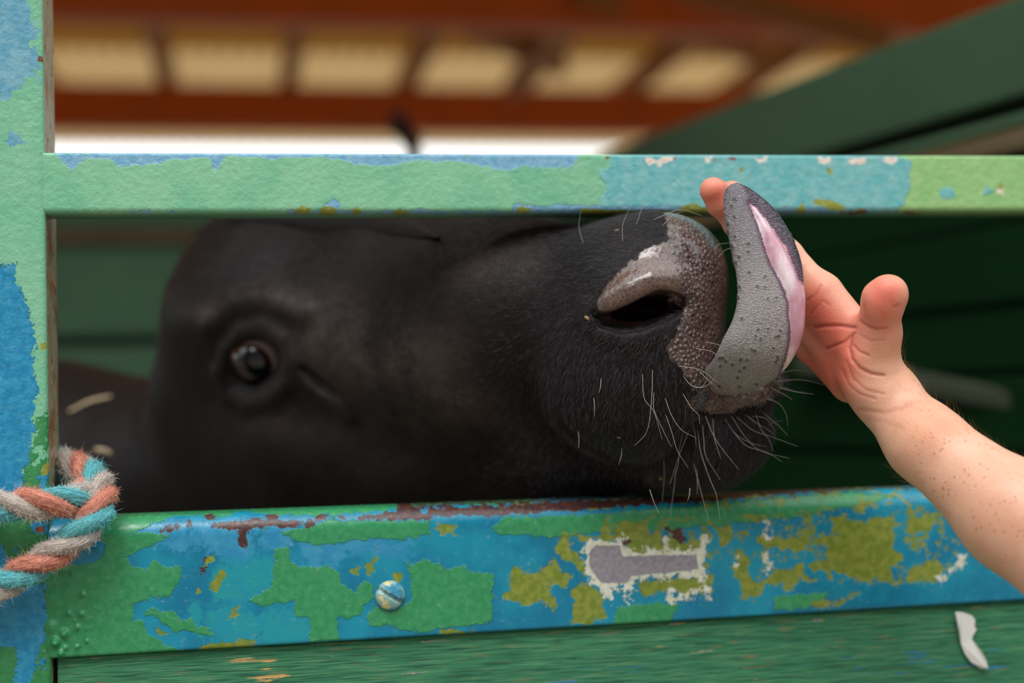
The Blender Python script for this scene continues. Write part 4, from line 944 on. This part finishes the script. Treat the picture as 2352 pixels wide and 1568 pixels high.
def whiskers():
    rs = np.random.RandomState(2); w5 = lambda L: [(1250+a/3.136, 850+b/3.136) for a, b in L]
    lines = [w5(l) for l in [
     [(708,30),(720,200),(790,300),(850,500)], [(782,0),(770,250),(740,440),(650,545)], [(790,160),(790,280),(860,440),(915,550)], [(870,200),(920,330),(990,430),(1098,490)],
     [(875,320),(920,450),(960,580),(1040,705)], [(1000,170),(1060,270),(1110,320),(1122,385)], [(1045,430),(1000,540),(960,650),(905,820)], [(1000,450),(975,560),(965,680),(940,755)],
     [(1140,390),(1150,500),(1165,620),(1268,790)], [(1105,430),(1130,600),(1200,800),(1240,900),(1268,1085)], [(1215,350),(1225,480),(1250,570),(1272,635)], [(1160,330),(1220,470),(1300,590),(1403,715)],
     [(1075,660),(1100,760),(1130,880),(1185,1075)], [(1070,380),(1085,450),(1095,543)], [(1300,350),(1380,460),(1480,520),(1600,550)], [(1350,330),(1440,470),(1560,580),(1770,635)],
     [(1330,400),(1450,540),(1600,590),(1715,660)], [(1380,330),(1500,430),(1640,480),(1825,548)], [(1450,320),(1530,380),(1600,420),(1665,470)], [(1520,300),(1560,420),(1620,500),(1650,587)],
     [(1560,290),(1640,360),(1700,410),(1755,472)], [(1600,200),(1690,240),(1740,310),(1755,400)], [(1640,130),(1720,170),(1770,200),(1790,218)], [(1640,60),(1700,110),(1800,150),(1880,160)],
     [(1000,40),(1060,110),(1130,120),(1170,70),(1165,0)], [(1080,120),(1150,120),(1220,70),(1245,0)], [(1120,10),(1180,70),(1250,130)], [(860,640),(865,760),(850,945)], [(950,700),(935,850),(905,1055)],
     [(760,860),(790,950),(828,1035)], [(245,440),(250,500),(248,558)], [(358,200),(362,260),(360,330)], [(410,60),(405,120),(392,165)], [(1050,850),(1045,900),(1032,945)], [(1620,400),(1640,380),(1720,360)],
     [(1490,330),(1600,350),(1660,440)], [(1100,700),(1103,800),(1103,895)], [(560,560),(555,620),(535,680)]]]
    lines += [[(1560,840),(1610,850),(1650,880)],[(1600,800),(1640,810),(1664,845)],[(1620,785),(1645,790),(1666,798)],[(1430,555),(1432,510),(1460,455)],[(1462,515),(1480,470),(1520,452)],[(1500,505),(1560,482),(1612,495)],
              [(1520,520),(1545,495),(1570,485)],[(1340,560),(1330,520),(1335,480)],[(1640,570),(1655,560),(1680,558)],[(1650,590),(1670,572),(1700,570)],[(1780,860),(1830,850),(1880,858)],[(1785,875),(1840,872),(1900,885)],[(1790,890),(1830,900),(1870,905)]]
    V = []; Fc = []
    for li, l in enumerate(lines):
        D0 = S(min(l[0][0], 1770), l[0][1], cow) if 1280 < l[0][0] < 1790 and l[0][1] > 500 and l[0][1] < 1120 else .96
        if D0 > 1.3 or D0 < .85: D0 = .965
        n = 14; p = catmull([C(a, b, min(D0, .99)-.001-.010*k/len(l)) for k, (a, b) in enumerate(l)], n); T = np.gradient(p, axis=0); T /= np.linalg.norm(T, axis=1)[:, None]; s0 = len(V)
        for i in range(n):
            a_ = np.cross(T[i], [0, 0, 1.0]); a_ /= np.linalg.norm(a_); b_ = np.cross(T[i], a_); r = .00017*(1-.75*i/(n-1))
            for j in range(5): V.append(p[i] + r*(math.cos(j*1.2566)*a_ + math.sin(j*1.2566)*b_))
        Fc += (grid_faces(n, 5, closed_m=True)+s0).tolist()
    m = simple('whisker', lin(206, 200, 186), .4)
    o = mesh_obj('whiskers', CAM+np.array(V)@MAT, Fc, m, body); o['label'] = 'long pale whiskers on lip and chin'; o['kind'] = 'stuff'
whiskers()
# grit and seeds caught on the muzzle
def seed(px_, py_, ln, w, ang, col, lab):
    D = S(px_, py_, cow)-.0008; c = C(px_, py_, D); d = np.array([math.cos(ang), math.sin(ang), 0]); e = np.array([-d[1], d[0], 0]); V, Fs = uvsphere(np.zeros(3), 1.0, 10, 14)
    V = c + V[:, :1]*d*ln + V[:, 1:2]*e*w*(1-.3*V[:, :1]) + V[:, 2:]*np.array([0, 0, .0006])
    o = mesh_obj('chaff', CAM+V@MAT, Fs, simple('chaff_skin', col, .6, 300, .3), origin=CAM+c@MAT); tag(o, lab, 'chaff', group='bits of chaff stuck to the cow')
seed(1350, 731, .0026, .0011, -.6, lin(176, 140, 96), 'tan flake of chaff stuck beside the left corner of the nostril')
seed(1418, 529, .0020, .0009, .3, lin(150, 134, 104), 'pale flake of chaff on top of the muzzle')
seed(1518, 1098, .0014, .0011, 0, lin(226, 206, 120), 'yellow seed stuck to the chin')
seed(1422, 1005, .0016, .0004, -.3, lin(200, 180, 130), 'thin splinter of chaff on the furry upper lip')
